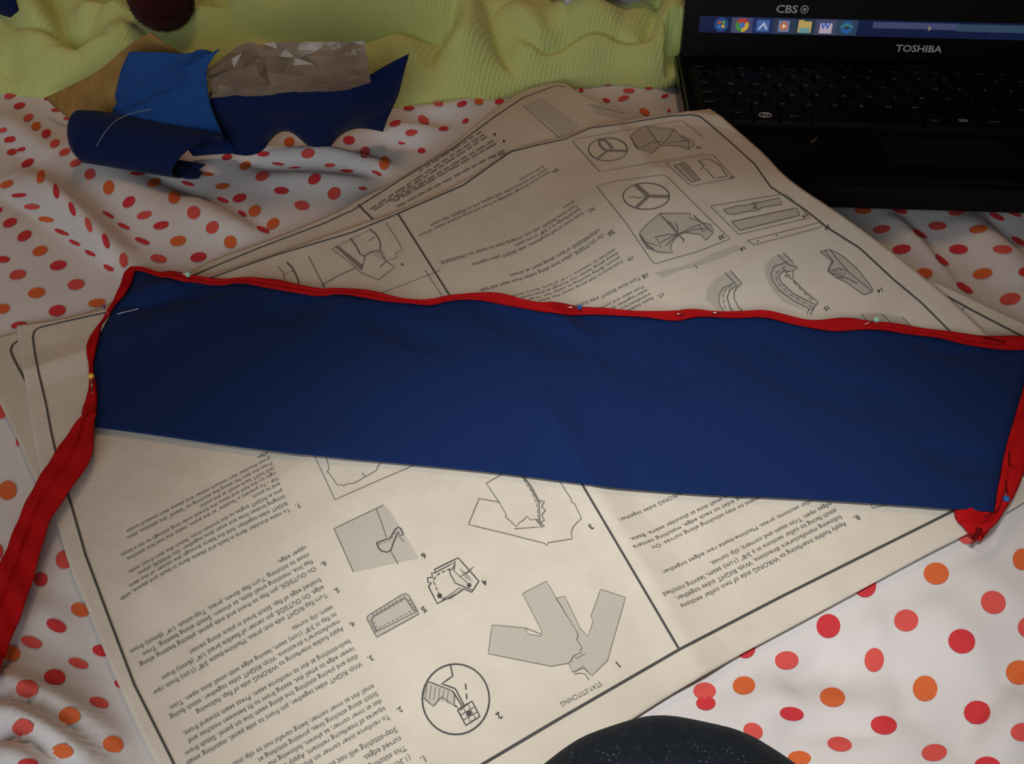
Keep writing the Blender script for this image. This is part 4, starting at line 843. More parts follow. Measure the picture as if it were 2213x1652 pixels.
RR_OUT = [(2258, 790), (2245, 880), (2228, 960), (2213, 1018), (2203, 1048), (2192, 1074), (2172, 1104), (2152, 1138), (2124, 1159)]
ribbon('red_binding', RR_IN, RR_OUT, lambda x, y: soft_top(x, y) + .0025, .0006, .0028, M['red'], strip, STRIP0, n=120, crease_at=.18, cd=.0022)
ribbon('red_tape_tail', [(2066, 1094), (2071, 1112), (2094, 1138), (2113, 1155)], [(2160, 1088), (2158, 1110), (2148, 1132), (2126, 1160)], soft_top, -.0045, .0022, M['red'], strip, STRIP0, n=50, crease_at=.6)
# stitch lines and thread ends on the tape
def strand(name, px, hf, lift, r, m, parent, origin):
    P = GH(smooth_poly(px, 40), hf); P[:, 2] += lift; v, f = tube_geo(P, r, 6); return mesh(name, v, f, m, parent=parent, origin=origin)
for px in ([(2118, 1146), (2105, 1160), (2095, 1171)], [(2116, 1150), (2110, 1162), (2100, 1174)]): strand('thread_end', px, soft_top, .003, .0006, M['red_dark'], strip, STRIP0)
strand('stitching', [(2120, 741), (2140, 745), (2168, 751)], lambda x, y: blue_h(x, y), .0042, .0005, M['red_dark'], strip, STRIP0)
strand('stitching', [(2173, 990), (2173, 1005), (2174, 1022), (2186, 1025)], lambda x, y: soft_top(x, y), .0055, .0004, M['red_dark'], strip, STRIP0)
strand('stitching', [(2166, 1055), (2168, 1080), (2158, 1100), (2150, 1118), (2120, 1132)], lambda x, y: soft_top(x, y), .0055, .0005, M['red_dark'], strip, STRIP0)

# ------------------------------------------------------------------ sewing pins
def pin(head, tip, m, label, r=.0017, lift=.0048, hf=blue_h, shaft=True):
    P = GH(np.array([head, tip], float), hf); P[:, 2] += lift
    e = empty('sewing_pin', P[0])
    tag(e, label, 'pin', 'glass headed sewing pins')
    if m: lathe_sphere('pin_head', P[0], r, m, e, P[0])
    if shaft:
        b = P[1] + np.array([0, 0, -.0008]); v, f = tube_geo([P[0], (P[0] + b) / 2, b], [.0004, .0004, .00015], 6)
        mesh('pin_shaft', v, f, M['steel'], parent=e, origin=P[0])
    return e
pin((410, 606), (385, 602), M['pin_green'], 'pale green headed pin at the left of the top tape', .0019)
pin((1890, 704), (1862, 713), M['pin_green'], 'pale green headed pin with bare shaft at the right of the tape', .0019)
pin((1252, 677), (1222, 675), M['pin_blue'], 'blue headed pin in the middle of the top tape', .0016)
pin((203, 826), (204, 862), M['pin_yellow'], 'yellow headed pin in the left tape', .0017)
pin((2167, 1091), (2166, 1066), M['pin_blue'], 'blue headed pin in the tape at the lower right corner', .0017, hf=lambda x, y: soft_top(x, y) + .002)
pin((229, 676), (238, 690), M['pin_purple'], 'purple headed pin at the upper left tape edge', .0012)
pin((1459, 690), (1479, 689), None, 'bare steel pin shaft glinting in the top tape', lift=.0042)
pin((1536, 687), (1562, 686), None, 'fine steel pin shaft right of the glinting one', lift=.0040)
# white threads on the strip
e = strand('lint_thread', [(254, 681), (270, 676), (285, 673), (300, 669)], blue_h, .0006, .0004, M['white_thread'], None, G([(275, 677)])[0]); tag(e, 'short white thread lying on the blue strip near its left end', 'thread')

# ------------------------------------------------------------------ green blanket
BL_FRONT = [(-120, 195), (0, 192), (60, 204), (140, 206), (260, 215), (420, 220), (620, 215), (800, 220), (900, 224), (1000, 217), (1100, 197), (1180, 185), (1215, 178), (1260, 180), (1330, 168), (1400, 182), (1455, 173), (1485, 150)]
bl_edge = resample(G(smooth_poly(BL_FRONT, 60), .004)[:, :2], 200)
def bl_base(x, y):
    d = np.maximum(np.asarray(y, float) - np.interp(x, bl_edge[:, 0], bl_edge[:, 1]), 0)
    return .013 * (1 - np.exp(-d / .007)) + .22 * np.minimum(d, .20) + .05 * np.maximum(d - .20, 0)
BL_FOLDS = [(GH(smooth_poly(p, 12), bl_base)[:, :2], h, w) for p, h, w in [
    ([(560, 60), (660, 72), (780, 68), (900, 50), (990, 40)], .020, .018), ([(560, 96), (707, 96), (808, 96), (908, 86), (968, 96)], -.016, .010),
    ([(614, 60), (667, 46), (694, 24), (808, 24), (858, 0)], -.014, .008), ([(988, 52), (968, 97), (925, 157)], -.014, .010), ([(1020, 40), (1010, 100), (980, 170)], .014, .020),
    ([(1052, 40), (1085, 117), (1125, 185)], -.014, .011), ([(1100, 40), (1130, 90), (1180, 165)], .010, .018),
    ([(1100, 86), (1152, 125), (1179, 133), (1225, 110), (1287, 98), (1360, 114), (1391, 106)], -.013, .009), ([(1391, 106), (1412, 52), (1424, 0)], -.013, .010),
    ([(1190, 60), (1260, 70), (1340, 80)], .012, .020), ([(1190, 150), (1270, 128), (1350, 140), (1430, 140)], .010, .016), ([(1440, 20), (1450, 80), (1470, 120)], .010, .02),
    ([(117, 0), (134, 43), (144, 95), (234, 122)], -.016, .011), ([(60, 20), (90, 80), (110, 130)], .012, .022), ([(20, 60), (50, 90), (90, 100), (150, 96)], -.008, .010), ([(0, 150), (30, 170), (40, 195)], -.012, .010),
    ([(170, 60), (230, 60), (290, 48)], .010, .014), ([(240, 50), (200, 80), (160, 90)], -.006, .010), ([(180, 150), (260, 120), (300, 90)], .010, .018), ([(420, 60), (440, 20), (450, -20)], -.012, .014), ([(485, 38), (532, 8), (560, -20)], -.012, .009),
    ([(500, 60), (560, 40), (600, 0)], .010, .014), ([(230, 20), (280, 40)], -.010, .012), ([(400, 0), (420, 50), (470, 80)], .010, .016), ([(900, 150), (860, 120), (840, 80)], .006, .016), ([(820, 30), (900, 20), (1000, 10)], -.008, .01)]]
def blanket_h(x, y):
    d = y - np.interp(x, bl_edge[:, 0], bl_edge[:, 1]); amp = sstep(-.002, .03, d)
    f = 1.8 * folds_sharp(x, y, BL_FOLDS) + .004 * wav(x, y, 26, 4) + .0022 * np.abs(wav(x, y, 58, 10)) + .0008 * wav(x, y, 120, 15)
    return np.maximum(bl_base(x, y) + amp * (f + .008), .0015)
n, m_ = 300, 420
bxs = np.linspace(-.80, bl_edge[:, 0].max() - .001, m_)
by0 = np.interp(bxs, bl_edge[:, 0], bl_edge[:, 1]); by0 = np.where(bxs < bl_edge[0, 0], bl_edge[0, 1], by0)
tv = np.linspace(0, 1, n) ** 1.5; blanket_h = gridify(blanket_h, -.85, .55, .5, 1.5, .0025)
BX = np.repeat(bxs[None], n, 0); BY = by0[None] + tv[:, None] * (1.45 - by0[None])
BZ = np.maximum(blanket_h(BX, BY), .001) ; BZ[0] = -.003
BZ = np.where(lap_sd(BX, BY) < .01, np.minimum(BZ, .004), BZ)
vv = np.stack([BX.ravel(), BY.ravel(), BZ.ravel()], 1); ob = G([(700, 150)])[0]
bl = mesh('blanket', vv, up(grid_faces(n, m_), vv), M['green'], origin=ob, solid=.003)
tag(bl, 'crumpled lime green ribbed blanket across the far side of the bed', 'blanket')

# ------------------------------------------------------------------ scraps on the left
def patch3(name, rows, n, m, mat_, parent=None, origin=(0, 0, 0), extra=(), noise=0, nfreq=60, solid=.0012, flat=False, k0=0, smooth_rows=True):
    """rows: list of polylines [(px,py,z)...] from one edge to the other; spline-free loft"""
    R = []
    for r in rows:
        r = np.array(r, float); q = smooth_poly(r, m, 2); w = G(q[:, :2], q[:, 2]); R.append(w)
    R = np.array(R)
    k = len(R); tt = np.linspace(0, k - 1, n); P = np.empty((n, m, 3))
    for i, t in enumerate(tt):
        a = min(int(t), k - 2); f = t - a
        if smooth_rows and k > 2:
            p0, p1_, p2_, p3 = R[max(a - 1, 0)], R[a], R[a + 1], R[min(a + 2, k - 1)]
            P[i] = .5 * (2 * p1_ + (p2_ - p0) * f + (2 * p0 - 5 * p1_ + 4 * p2_ - p3) * f * f + (3 * p1_ - p0 - 3 * p2_ + p3) * f ** 3)
        else: P[i] = R[a] * (1 - f) + R[a + 1] * f
    vv_, uu_ = np.meshgrid(np.linspace(0, 1, n), np.linspace(0, 1, m), indexing='ij')
    for pl, h, w in extra:
        d, _, f = poly_dist(uu_, vv_, np.array(pl, float)); q = h * np.exp(-(d / w) ** 2); P[..., 2] += q; P[..., 1] -= q
    V = P.reshape(-1, 3)
    if noise: V[:, 2] += noise * wav(V[:, 0], V[:, 1] + .7 * V[:, 2], nfreq, k0)
    return mesh(name, V, up(grid_faces(n, m), V), mat_, parent=parent, origin=origin, smooth=not flat, solid=solid)
o = G([(230, 200)], .02)[0]
k = patch3('brown_card', [[(97, 211, .012), (155, 187, .030), (214, 152, .050), (267, 107, .072), (324, 72, .088)], [(120, 234, .010), (190, 215, .026), (255, 180, .044), (320, 125, .066), (355, 94, .080)], [(147, 257, .006), (230, 254, .016), (300, 225, .032), (360, 170, .052), (395, 118, .070)]], 16, 24, M['brown'], origin=o, noise=.0012, nfreq=90)
tag(k, 'brown paper scrap tucked behind the folded blue fabric', 'paper')
o = G([(320, 280)], .01)[0]
sc = empty('folded_fabric', o); tag(sc, 'blue felt piece folded over with a rolled front edge', 'fabric')
patch3('fabric_face', [[(279, 113, .080), (340, 116, .084), (401, 119, .084), (440, 106, .088), (473, 105, .088)], [(262, 150, .066), (330, 152, .072), (390, 152, .074), (430, 144, .076), (449, 144, .076)], [(252, 190, .050), (320, 194, .056), (390, 192, .060), (448, 188, .060)], [(240, 232, .036), (310, 236, .042), (390, 240, .046), (457, 234, .046)], [(228, 262, .024), (300, 280, .026), (400, 292, .028), (483, 296, .026)]], 40, 40, M['blue_felt'], sc, o, noise=.0016, nfreq=70, extra=[([(-.05, .72), (.35, .42), (.75, .12), (.9, 0)], -.0045, .05), ([(.0, .80), (.4, .55), (.75, .38)], -.0035, .04), ([(.1, .6), (.45, .32), (.7, .08)], .003, .05)])
# the roll along its front
def roll():
    A = G([(184, 247), (461, 291)], [.036, .034]); B = G([(200, 340), (398, 392)], [.003, .003])
    V = []; n = 50; k = 32
    L0, L1 = G([(176, 292)], .020)[0], G([(428, 338)], .020)[0]
    for i in range(n):
        t = i / (n - 1); c = L0 + (L1 - L0) * t; ax = (L1 - L0) / np.linalg.norm(L1 - L0); side = np.array([ax[1], -ax[0], 0]); side /= np.linalg.norm(side)
        if side[1] > 0: side = -side
        r = .0195 * (1 - .12 * t) * (min(1, .70 + 3 * t) if t < .1 else 1); rz = .0185 * (1 - .1 * t)
        for j in range(k):
            q = -2.2 + 5.6 * j / (k - 1); c2 = c + (L1 - L0) * t * (.10 * math.cos(q + .3) - .10 * math.sin(q + .3)); V.append(c2 + side * r * 1.08 * math.sin(q + .3) + np.array([0, 0, rz * math.cos(q + .3)]))
    V = np.array(V); V[:, 2] += .0008 * wav(V[:, 0], V[:, 1], 80, 5)
    mesh('fabric_roll', V, grid_faces(n, k), M['navy'], parent=sc, origin=o, solid=.0012)
roll()
patch3('fabric_flap', [[(461, 290, .022), (440, 300, .016), (405, 322, .010)], [(485, 294, .020), (450, 315, .012), (415, 335, .006)], [(512, 332, .004), (460, 334, .004), (418, 338, .004)]], 12, 14, M['blue'], sc, o)
patch3('fabric_flap', [[(380, 352, .007), (410, 362, .006), (437, 371, .004)], [(380, 378, .005), (405, 386, .004), (428, 383, .004)]], 8, 10, M['navy'], sc, o)
th = G([(326, 236), (290, 243), (255, 256), (230, 280), (215, 305), (198, 336)], [.050, .046, .042, .042, .036, .012])
v, f = tube_geo(smooth_poly(th, 40), .0003, 6); tag(mesh('loose_thread', v, f, M['thread'], origin=th[0]), 'pale thread trailing over the rolled blue felt', 'thread')

o = G([(650, 260)], .01)[0]
dk = patch3('fabric_scrap', [
    [(452, 200, .052), (487, 195, .053), (540, 200, .053), (610, 200, .054), (674, 194, .055), (758, 183, .056), (798, 162, .058), (841, 137, .062), (883, 117, .066)],
    [(458, 230, .042), (500, 232, .044), (560, 236, .044), (620, 232, .046), (690, 228, .046), (760, 220, .046), (810, 200, .046), (850, 180, .048), (868, 168, .050)],
    [(470, 262, .028), (515, 268, .030), (570, 262, .032), (620, 250, .036), (690, 266, .030), (760, 246, .034), (810, 236, .032), (840, 222, .034), (857, 205, .036)],
    [(485, 296, .014), (525, 306, .014), (566, 296, .018), (606, 268, .026), (650, 288, .020), (690, 304, .014), (730, 276, .022), (770, 262, .022), (836, 256, .020)],
    [(507, 334, .004), (540, 337, .003), (567, 325, .005), (584, 296, .012), (607, 279, .018), (634, 282, .016), (661, 308, .008), (687, 327, .003), (711, 318, .005), (728, 292, .011), (758, 275, .014), (791, 273, .013), (828, 282, .009)]], 48, 90, M['navy'], origin=o, noise=.0008, nfreq=60)
tag(dk, 'dark navy felt scrap with a wavy lower edge beside the folded piece', 'fabric')
# lit turn-back on its right end
o2 = G([(830, 200)], .03)[0]
# waxed tissue: crumpled facets
def tissue():
    rows = [[(449, 150, .070), (490, 118, .082), (530, 89, .094), (560, 96, .092), (590, 91, .094), (700, 91, .094), (788, 89, .094)],
            [(451, 178, .060), (500, 158, .074), (545, 140, .082), (590, 128, .086), (640, 140, .080), (700, 140, .080), (796, 130, .082)],
            [(454, 212, .050), (500, 208, .050), (540, 212, .050), (600, 210, .051), (674, 204, .052), (740, 198, .053), (802, 178, .056)]]
    n, m = 7, 14; R = []
    for r in rows:
        q = resample(np.array(r, float), m); R.append(G(q[:, :2], q[:, 2]))
    R = np.array(R); tt = np.linspace(0, 2, n); P = np.array([R[min(int(t), 1)] * (1 - (t - min(int(t), 1))) + R[min(int(t), 1) + 1] * (t - min(int(t), 1)) for t in tt])
    rs = np.random.RandomState(9); h = rs.randn(n, m) * .0016; h += .004 * np.sin(np.linspace(0, 9, m))[None] * np.sin(np.linspace(.3, 3, n))[:, None]
    h[0] *= .3; h[-1] = 0; P[..., 2] += h * .6; P[..., 1] -= h
    P[1:-1, 1:-1, 0] += rs.randn(n - 2, m - 2) * .0025; P[1:-1, 1:-1, 2] += rs.randn(n - 2, m - 2) * .0006
    fs = []
    for i in range(n - 1):
        for j in range(m - 1):
            q = [i * m + j, i * m + j + 1, (i + 1) * m + j + 1, (i + 1) * m + j]
            fs += [[q[0], q[1], q[2]], [q[0], q[2], q[3]]] if rs.rand() < .5 else [[q[0], q[1], q[3]], [q[1], q[2], q[3]]]
    return P.reshape(-1, 3), fs
P, f = tissue(); o = G([(620, 180)], .05)[0]
tag(mesh('waxed_tissue', P, up(f, P), M['tissue'], origin=o, solid=.0003, smooth=False), 'crumpled shiny brownish tissue behind the dark navy scrap', 'paper')

# ------------------------------------------------------------------ things at the far edge
def fuzzy_ball():
    r = .0245; c = GH([(347, -6)], lambda x, y: blanket_h(x, y) + r - .002)[0]
    bm = bmesh.new(); bmesh.ops.create_icosphere(bm, subdivisions=5, radius=r); rs = random.Random(2)
    for v in bm.verts:
        d = v.co.normalized(); v.co = d * (r * (1 + .06 * mnoise.noise(d * 9) + .05 * mnoise.noise(d * 30)))
    V = [np.array(v.co) + c for v in bm.verts]; Fc = [[v.index for v in f.verts] for f in bm.faces]; bm.free()
    b = mesh('yarn_ball', V, Fc, M['maroon'], origin=c - np.array([0, 0, r])); tag(b, 'dark maroon fuzzy ball on the green blanket', 'ball')
    V, Fc = [], []
    for _ in range(2600):
        d = np.array([rs.gauss(0, 1) for _ in range(3)]); d /= np.linalg.norm(d); t = np.array([rs.gauss(0, 1) for _ in range(3)]); t -= d * (t @ d); t /= np.linalg.norm(t)
        p = c + d * r * .98; k = len(V); V += [p - t * .0003, p + t * .0003, p + d * .0026 + t * rs.uniform(-.002, .002)]; Fc.append([k, k + 1, k + 2])
    h = mesh('fuzz', V, Fc, M['maroon'], parent=b, origin=c - np.array([0, 0, r])); h['kind'] = 'stuff'
fuzzy_ball()
def navy_cloth():
    n, m = 26, 34; P = GH([(34, 24)], blanket_h)[0]; V = []
    for i in range(n):
        for j in range(m):
            u, v = j / (m - 1), i / (n - 1); x = P[0] + .004 - .17 * u - .02 * math.sin(3 * v); y = P[1] - .004 + .16 * v + .012 * math.sin(5 * u)
            e = min(u, 1 - u, v, 1 - v) * 8; V.append((x, y, float(blanket_h(np.array([x]), np.array([y]))[0]) + .003 + .020 * min(1, e) ** .6 + .004 * math.sin(14 * u + 6 * v) * min(1, e)))
    o = P.copy(); t = mesh('navy_cloth', V, up(grid_faces(n, m), V), M['navy'], origin=o, solid=.0012)
    tag(t, 'dark navy cloth on the blanket at the far left corner', 'cloth')
navy_cloth()
# corner of a dotted pillow on the blanket
def pillow():
    c0 = GH([(1224, 22)], lambda x, y: blanket_h(x, y) + .005)[0]; a_ = math.radians(24); ax = np.array([math.cos(a_), math.sin(a_), 0]); ay = np.array([-ax[1], ax[0], 0])
    wl, dl = .15, .30; n = 44; V = []
    lift = lambda x, y: float(max(blanket_h(np.array([x]), np.array([y]))[0], c0[2] - .01))
    def top(u, v):
        a, b = 2 * u - 1, 2 * v - 1; p = c0 + ax * wl * u + ay * dl * v
        return np.array([p[0], p[1], lift(p[0], p[1]) + .006 + .050 * (max(0, (1 - abs(a) ** 2.6) * (1 - abs(b) ** 2.6))) ** .6 - .002 * math.sin(9 * u + 5 * v)])
    for i in range(n):
        for j in range(n): V.append(top(i / (n - 1), j / (n - 1)))
    N_ = len(V); V = np.array(V); Bt = V.copy(); Bt[:, 2] = [min(z - .0005, lift(x, y) + .003) for x, y, z in V]
    Fc = up(grid_faces(n, n), V); Fb = [[q + N_ for q in reversed(g)] for g in Fc]
    pl = mesh('pillow', np.vstack([V, Bt]), Fc + Fb, M['sheet'], origin=c0 - np.array([0, 0, .02]))
    tag(pl, 'corner of a white dotted pillow lying on the green blanket', 'pillow')
    dv, df = [], []; rs = random.Random(1); mi = []
    for i in range(0, 11):
        for j in range(0, 14):
            u0, v0 = .012 + i * .028 + (.014 if j % 2 else 0), .004 + j * .03
            if u0 > wl - .01 or v0 > dl - .01: continue
            b = len(dv); k = 14; cidx = rs.randrange(3)
            for q in range(-1, k):
                du, dvv = (0, 0) if q < 0 else (.006 * math.cos(2 * math.pi * q / k), .006 * math.sin(2 * math.pi * q / k))
                dv.append(top(float(np.clip((u0 + du) / wl, 0, 1)), float(np.clip((v0 + dvv) / dl, 0, 1))) + np.array([0, 0, .0012]))
            for q in range(k): df.append([b, b + 1 + q, b + 1 + (q + 1) % k]); mi.append(cidx)
    mesh('printed_dots', dv, df, [M['dot_red'], M['dot_coral'], M['dot_orange']], parent=pl, origin=c0 - np.array([0, 0, .02]), mi=mi)
pillow()

# ------------------------------------------------------------------ laptop
lap = empty('laptop', tuple(A0), None)
lap.rotation_mode = 'QUATERNION'; lap.rotation_quaternion = lap_rot().to_quaternion()
tag(lap, 'open black laptop with a dark screen and taskbar icons', 'laptop')
bw = LX1 - LX0
base = box('base', LX0, LX1, LY0, LY1, -LT, 0, M['black'], lap, bev=.003, seg=3)
KX0, KX1 = -.036, LX1 - .010; KY1, KY0 = .0560, -.0430
box('keyboard_tray', KX0 - .002, KX1 + .002, KY0 - .002, KY1 + .002, -.004, .0006, M['black_matte'], lap, bev=.0006)
box('palm_rest_edge', LX0 + .004, LX1 - .004, LY0 - .0008, LY0 + .004, -.010, -.004, M['black_matte'], lap)
tp = box('touchpad', .085, .172, LY0 + .022, LY0 + .062, -.001, .0008, M['black_matte'], lap, bev=.0005)
box('touchpad_button', .085, .172, LY0 + .010, LY0 + .0195, -.001, .0012, M['black'], lap, bev=.0006)
box('speaker_strip', LX0 + .015, LX1 - .015, .064, .073, -.001, .0012, M['black_matte'], lap, bev=.0005)
def key(x0, x1, y0, y1, leg=None, size=.0045, at='tl'):
    g = .0009; h = .0036
    bm = bmesh.new(); c = [(x0 + g, y0 + g), (x1 - g, y0 + g), (x1 - g, y1 - g), (x0 + g, y1 - g)]; t = .0011
    vb_ = [bm.verts.new((p[0], p[1], .0004)) for p in c]; cc = [(x0 + g + t, y0 + g + t), (x1 - g - t, y0 + g + t), (x1 - g - t, y1 - g - t * .6), (x0 + g + t, y1 - g - t * .6)]
    vt_ = [bm.verts.new((p[0], p[1], h)) for p in cc]
    bm.faces.new(vt_)
    for i in range(4): bm.faces.new((vb_[i], vb_[(i + 1) % 4], vt_[(i + 1) % 4], vt_[i]))
    bmesh.ops.bevel(bm, geom=[e for e in bm.edges if all(v in vt_ for v in e.verts)], offset=.0004, segments=1, affect='EDGES')
    me = bpy.data.meshes.new('key'); bm.to_mesh(me); bm.free(); me.materials.append(M['key'])
    o = bpy.data.objects.new('key', me); COL.objects.link(o); o.parent = lap
    if leg:
        v, f = text_geo(leg)
        if len(v):
            v = v * np.array([size * 1.15, size]); px, py = (x0 + .0034, y1 - .0032 - size * .72) if at == 'tl' else ((x0 + x1) / 2 - v[:, 0].max() / 2, (y0 + y1) / 2 - size * .35)
            mesh('legend', np.c_[v[:, 0] + px, v[:, 1] + py, np.full(len(v), h + .00015)], f, M['legend'], parent=o, smooth=False)
    return o
U = .0190; D = .0168
ROW = {'a': -.5 * D, 'q': .5 * D, 'n': 1.5 * D, 'f': 2.5 * D, 'z': -1.5 * D, 's': -2.5 * D}
def row(y, x, items, d=D):
    for it in items:
        t, w = it[0], it[1]; key(x, x + w * U, y, y + d, t, it[2] if len(it) > 2 else .0045, it[3] if len(it) > 3 else 'tl'); x += w * U
    return x
L1 = lambda s: [(c, 1) for c in s]
xe = row(ROW['a'], KX0, [('CAPS', 1.395, .003)] + L1('ASDFGHJKL;\'') + [('ENTER', 1.6, .003)])
row(ROW['q'], KX0, [('TAB', 1.10, .003)] + L1('QWERTYUIOP[]') + [('\\', .9)])
row(ROW['n'], KX0, [('~', .75)] + L1('1234567890-=') + [('BKSP', 1.25, .003)])
row(ROW['z'], KX0, [('SHIFT', 1.9, .003)] + L1('ZXCVBNM,./') + [('SHIFT', 2.1, .003)])
xs_ = row(ROW['s'], KX0, [('CTRL', 1.1, .0028), ('FN', .8, .0028), (None, .95), ('ALT', 1.2, .0032, 'c'), (None, 4.1), ('ALT', 1.05, .0032, 'c'), (None, 1.05), ('CTRL', 1.15, .0032, 'c')])
row(ROW['s'], xs_ + .002, [('<', .85, .003), ('v', .85, .003), ('>', .85, .003)])
row(ROW['f'], KX0, [('ESC', .85, .0026)] + [('F%d' % i, .87, .0026) for i in range(1, 13)] + [('INS', .85, .0026), ('DEL', .85, .0026)], D * .72)
for r_, t_row in zip(('n', 'q', 'a', 'z', 's'), ('N/*', '789', '456', '123', '0.+')):
    row(ROW[r_], KX1 - 3 * .0165, [(c, .0165 / U, .0035) for c in t_row])
# round flag emblem on the left key beside ALT, a small menu glyph beside the right ALT
wx = KX0 + (1.1 + .8 + .475) * U; wy = ROW['s'] + D * .55
v, f = tube_geo([(wx + .0045 * math.cos(q), wy + .0033 * math.sin(q), .0038) for q in np.linspace(0, 2 * math.pi, 25)], .0004, 6); mesh('key_emblem', v, f, M['silver'], parent=lap)
for dx, dy in ((-.0016, .0003), (.0005, .0006), (-.0018, -.0014), (.0003, -.0011)):
    mesh('key_emblem', [(wx + dx, wy + dy, .0039), (wx + dx + .0017, wy + dy + .0003, .0039), (wx + dx + .0019, wy + dy + .0014, .0039), (wx + dx + .0003, wy + dy + .0011, .0039)], [[0, 1, 2, 3]], M['silver'], parent=lap, smooth=False)
mx_ = KX0 + (1.1 + .8 + .95 + 1.2 + 4.1 + 1.05 + .5) * U
for k in range(3): box('key_emblem', mx_ - .003, mx_ + .003, wy - .002 + k * .0016, wy - .001 + k * .0016, .0037, .0039, M['legend'], lap)
# lid, leaning back from the hinge
LID = math.radians(14)
lid = empty('lid', (0, LY1 - .010, -.002)); lid.parent = lap; lid.rotation_euler = (-LID - LAP_TILT, 0, 0)
LH = .235
box('lid_shell', LX0 + .004, LX1 - .004, 0, .012, 0, LH, M['black_matte'], lid, bev=.002)
BZL = .022
def lidbox(name, x0, x1, z0, z1, y, m): return box(name, x0, x1, y, y + .0012, z0, z1, m, lid)
lidbox('bezel', LX0 + .006, LX1 - .006, .002, .0200, -.0008, M['black'])
lidbox('bezel', LX0 + .006, LX0 + .016, .0200, LH - .003, -.0008, M['black']); lidbox('bezel', LX1 - .016, LX1 - .006, .0200, LH - .003, -.0008, M['black']); lidbox('bezel', LX0 + .016, LX1 - .016, LH - .016, LH - .003, -.0008, M['black'])
SX0, SX1, SZ0 = LX0 + .016, LX1 - .016, .0204
M['screen'] = emit('dark_screen', (7, 8, 14), .6); M['task'] = emit('taskbar_glow', (26, 36, 74), 1.0); M['task_hi'] = emit('taskbar_highlight', (62, 66, 98), 1.0); M['task_teal'] = emit('taskbar_teal', (44, 66, 84), 1.0)
lidbox('screen', SX0, SX1, SZ0, LH - .016, .0002, M['screen'])
lidbox('taskbar', SX0, SX1, SZ0, SZ0 + .0125, -.0000, M['task'])
lidbox('taskbar_sheen', SX0 + .135, SX0 + .200, SZ0 + .0065, SZ0 + .0112, -.0002, M['task_hi']); lidbox('taskbar_sheen', SX0 + .200, SX1 - .02, SZ0 + .0055, SZ0 + .0110, -.0002, M['task_teal'])
def scr(name, pts, col, s=1.0, y=-.0004):
    mm = emit(name + '_glow', col, s * .72); return mesh(name, [(p[0], y, p[1]) for p in pts], [list(range(len(pts)))], mm, parent=lid, smooth=False)
def circ(cx, cz, r, a0=0, a1=2 * math.pi, n=20, r2=None):
    return [(cx + r * math.cos(q), cz + (r2 or r) * math.sin(q)) for q in np.linspace(a0, a1, n, endpoint=abs(a1 - a0) < 6.2)]
def rect(x0, x1, z0, z1): return [(x0, z0), (x1, z0), (x1, z1), (x0, z1)]
icx = [SX0 + .0172 + .0163 * i for i in range(7)]; cz = SZ0 + .0064
for i, (a, c) in enumerate([(1, (74, 74, 108)), (3, (48, 62, 84)), (4, (40, 60, 76)), (5, (70, 76, 104)), (6, (48, 70, 96)), (2, (30, 44, 96))]): scr('taskbar_button', rect(icx[a] - .0083, icx[a] + .0083, SZ0 + .0004, SZ0 + .0122), c, 1, -.0003)
scr('start_orb', circ(icx[0], cz, .0056), (34, 70, 130))
for (dx, dz, c) in ((-.0028, .0004, (190, 80, 50)), (.0004, .0006, (110, 150, 60)), (-.0028, -.0026, (60, 120, 190)), (.0003, -.0024, (215, 170, 70))): scr('start_flag', rect(icx[0] + dx, icx[0] + dx + .0024, cz + dz, cz + dz + .0023), c, 1, -.0006)
for k, c in enumerate(((190, 60, 50), (70, 140, 70), (215, 175, 60))): scr('round_icon', [(icx[1], cz)] + circ(icx[1], cz, .0052, .5 + k * 2.094, .5 + (k + 1) * 2.094, 9), c, 1, -.0005)
scr('round_icon', circ(icx[1], cz, .0022), (70, 110, 180), 1, -.0007)
scr('letter_icon', rect(icx[2] - .005, icx[2] + .005, cz - .0045, cz + .0042), (70, 105, 170)); scr('letter_icon', [(icx[2] - .004, cz - .0028), (icx[2] + .0005, cz + .003), (icx[2] + .0042, cz - .0028), (icx[2] + .0022, cz - .0028), (icx[2] + .0003, cz + .0004), (icx[2] - .002, cz - .0028)], (180, 195, 220), 1, -.0007)
scr('player_icon', rect(icx[3] - .0042, icx[3] + .0042, cz - .0044, cz + .0042), (120, 130, 170)); scr('player_icon', circ(icx[3], cz, .0032), (200, 110, 70), 1, -.0007); scr('player_icon', [(icx[3] - .0011, cz - .0017), (icx[3] + .002, cz), (icx[3] - .0011, cz + .0017)], (235, 225, 215), 1, -.0009)
scr('folder_icon', rect(icx[4] - .0052, icx[4] + .0052, cz - .0045, cz + .0040), (200, 170, 100)); scr('folder_icon', rect(icx[4] - .0040, icx[4] + .0040, cz - .0048, cz - .0008), (110, 160, 160), 1, -.0007); scr('folder_icon', rect(icx[4] - .005, icx[4] - .001, cz + .004, cz + .005), (200, 160, 80), 1, -.0005)
scr('document_icon', rect(icx[5] - .0046, icx[5] + .0050, cz - .0048, cz + .0030), (190, 175, 185)); 
scr('globe_icon', circ(icx[6], cz, .0046), (44, 100, 160)); scr('globe_icon', circ(icx[6], cz, .0024, r2=.0014), (50, 62, 90), 1, -.0007); scr('globe_icon', circ(icx[6], cz + .0002, .0052, .3, 3.0, 10, .0022) + circ(icx[6], cz - .0004, .0046, 3.0, .3, 10, .0016), (70, 140, 110), 1, -.0008)
def lid_text(name, s, x, z, size, m, y=-.0012, xs=1.0, bold=True):
    v, f = text_geo(s, bold); v = v * np.array([size * xs, size]); c = v[:, 0].max() / 2
    return mesh(name, np.c_[v[:, 0] - c + x, np.full(len(v), y), v[:, 1] + z], f, m, parent=lid, smooth=False)
M['cbs'] = emit('pale_screen_text', (96, 92, 100), 1.0)
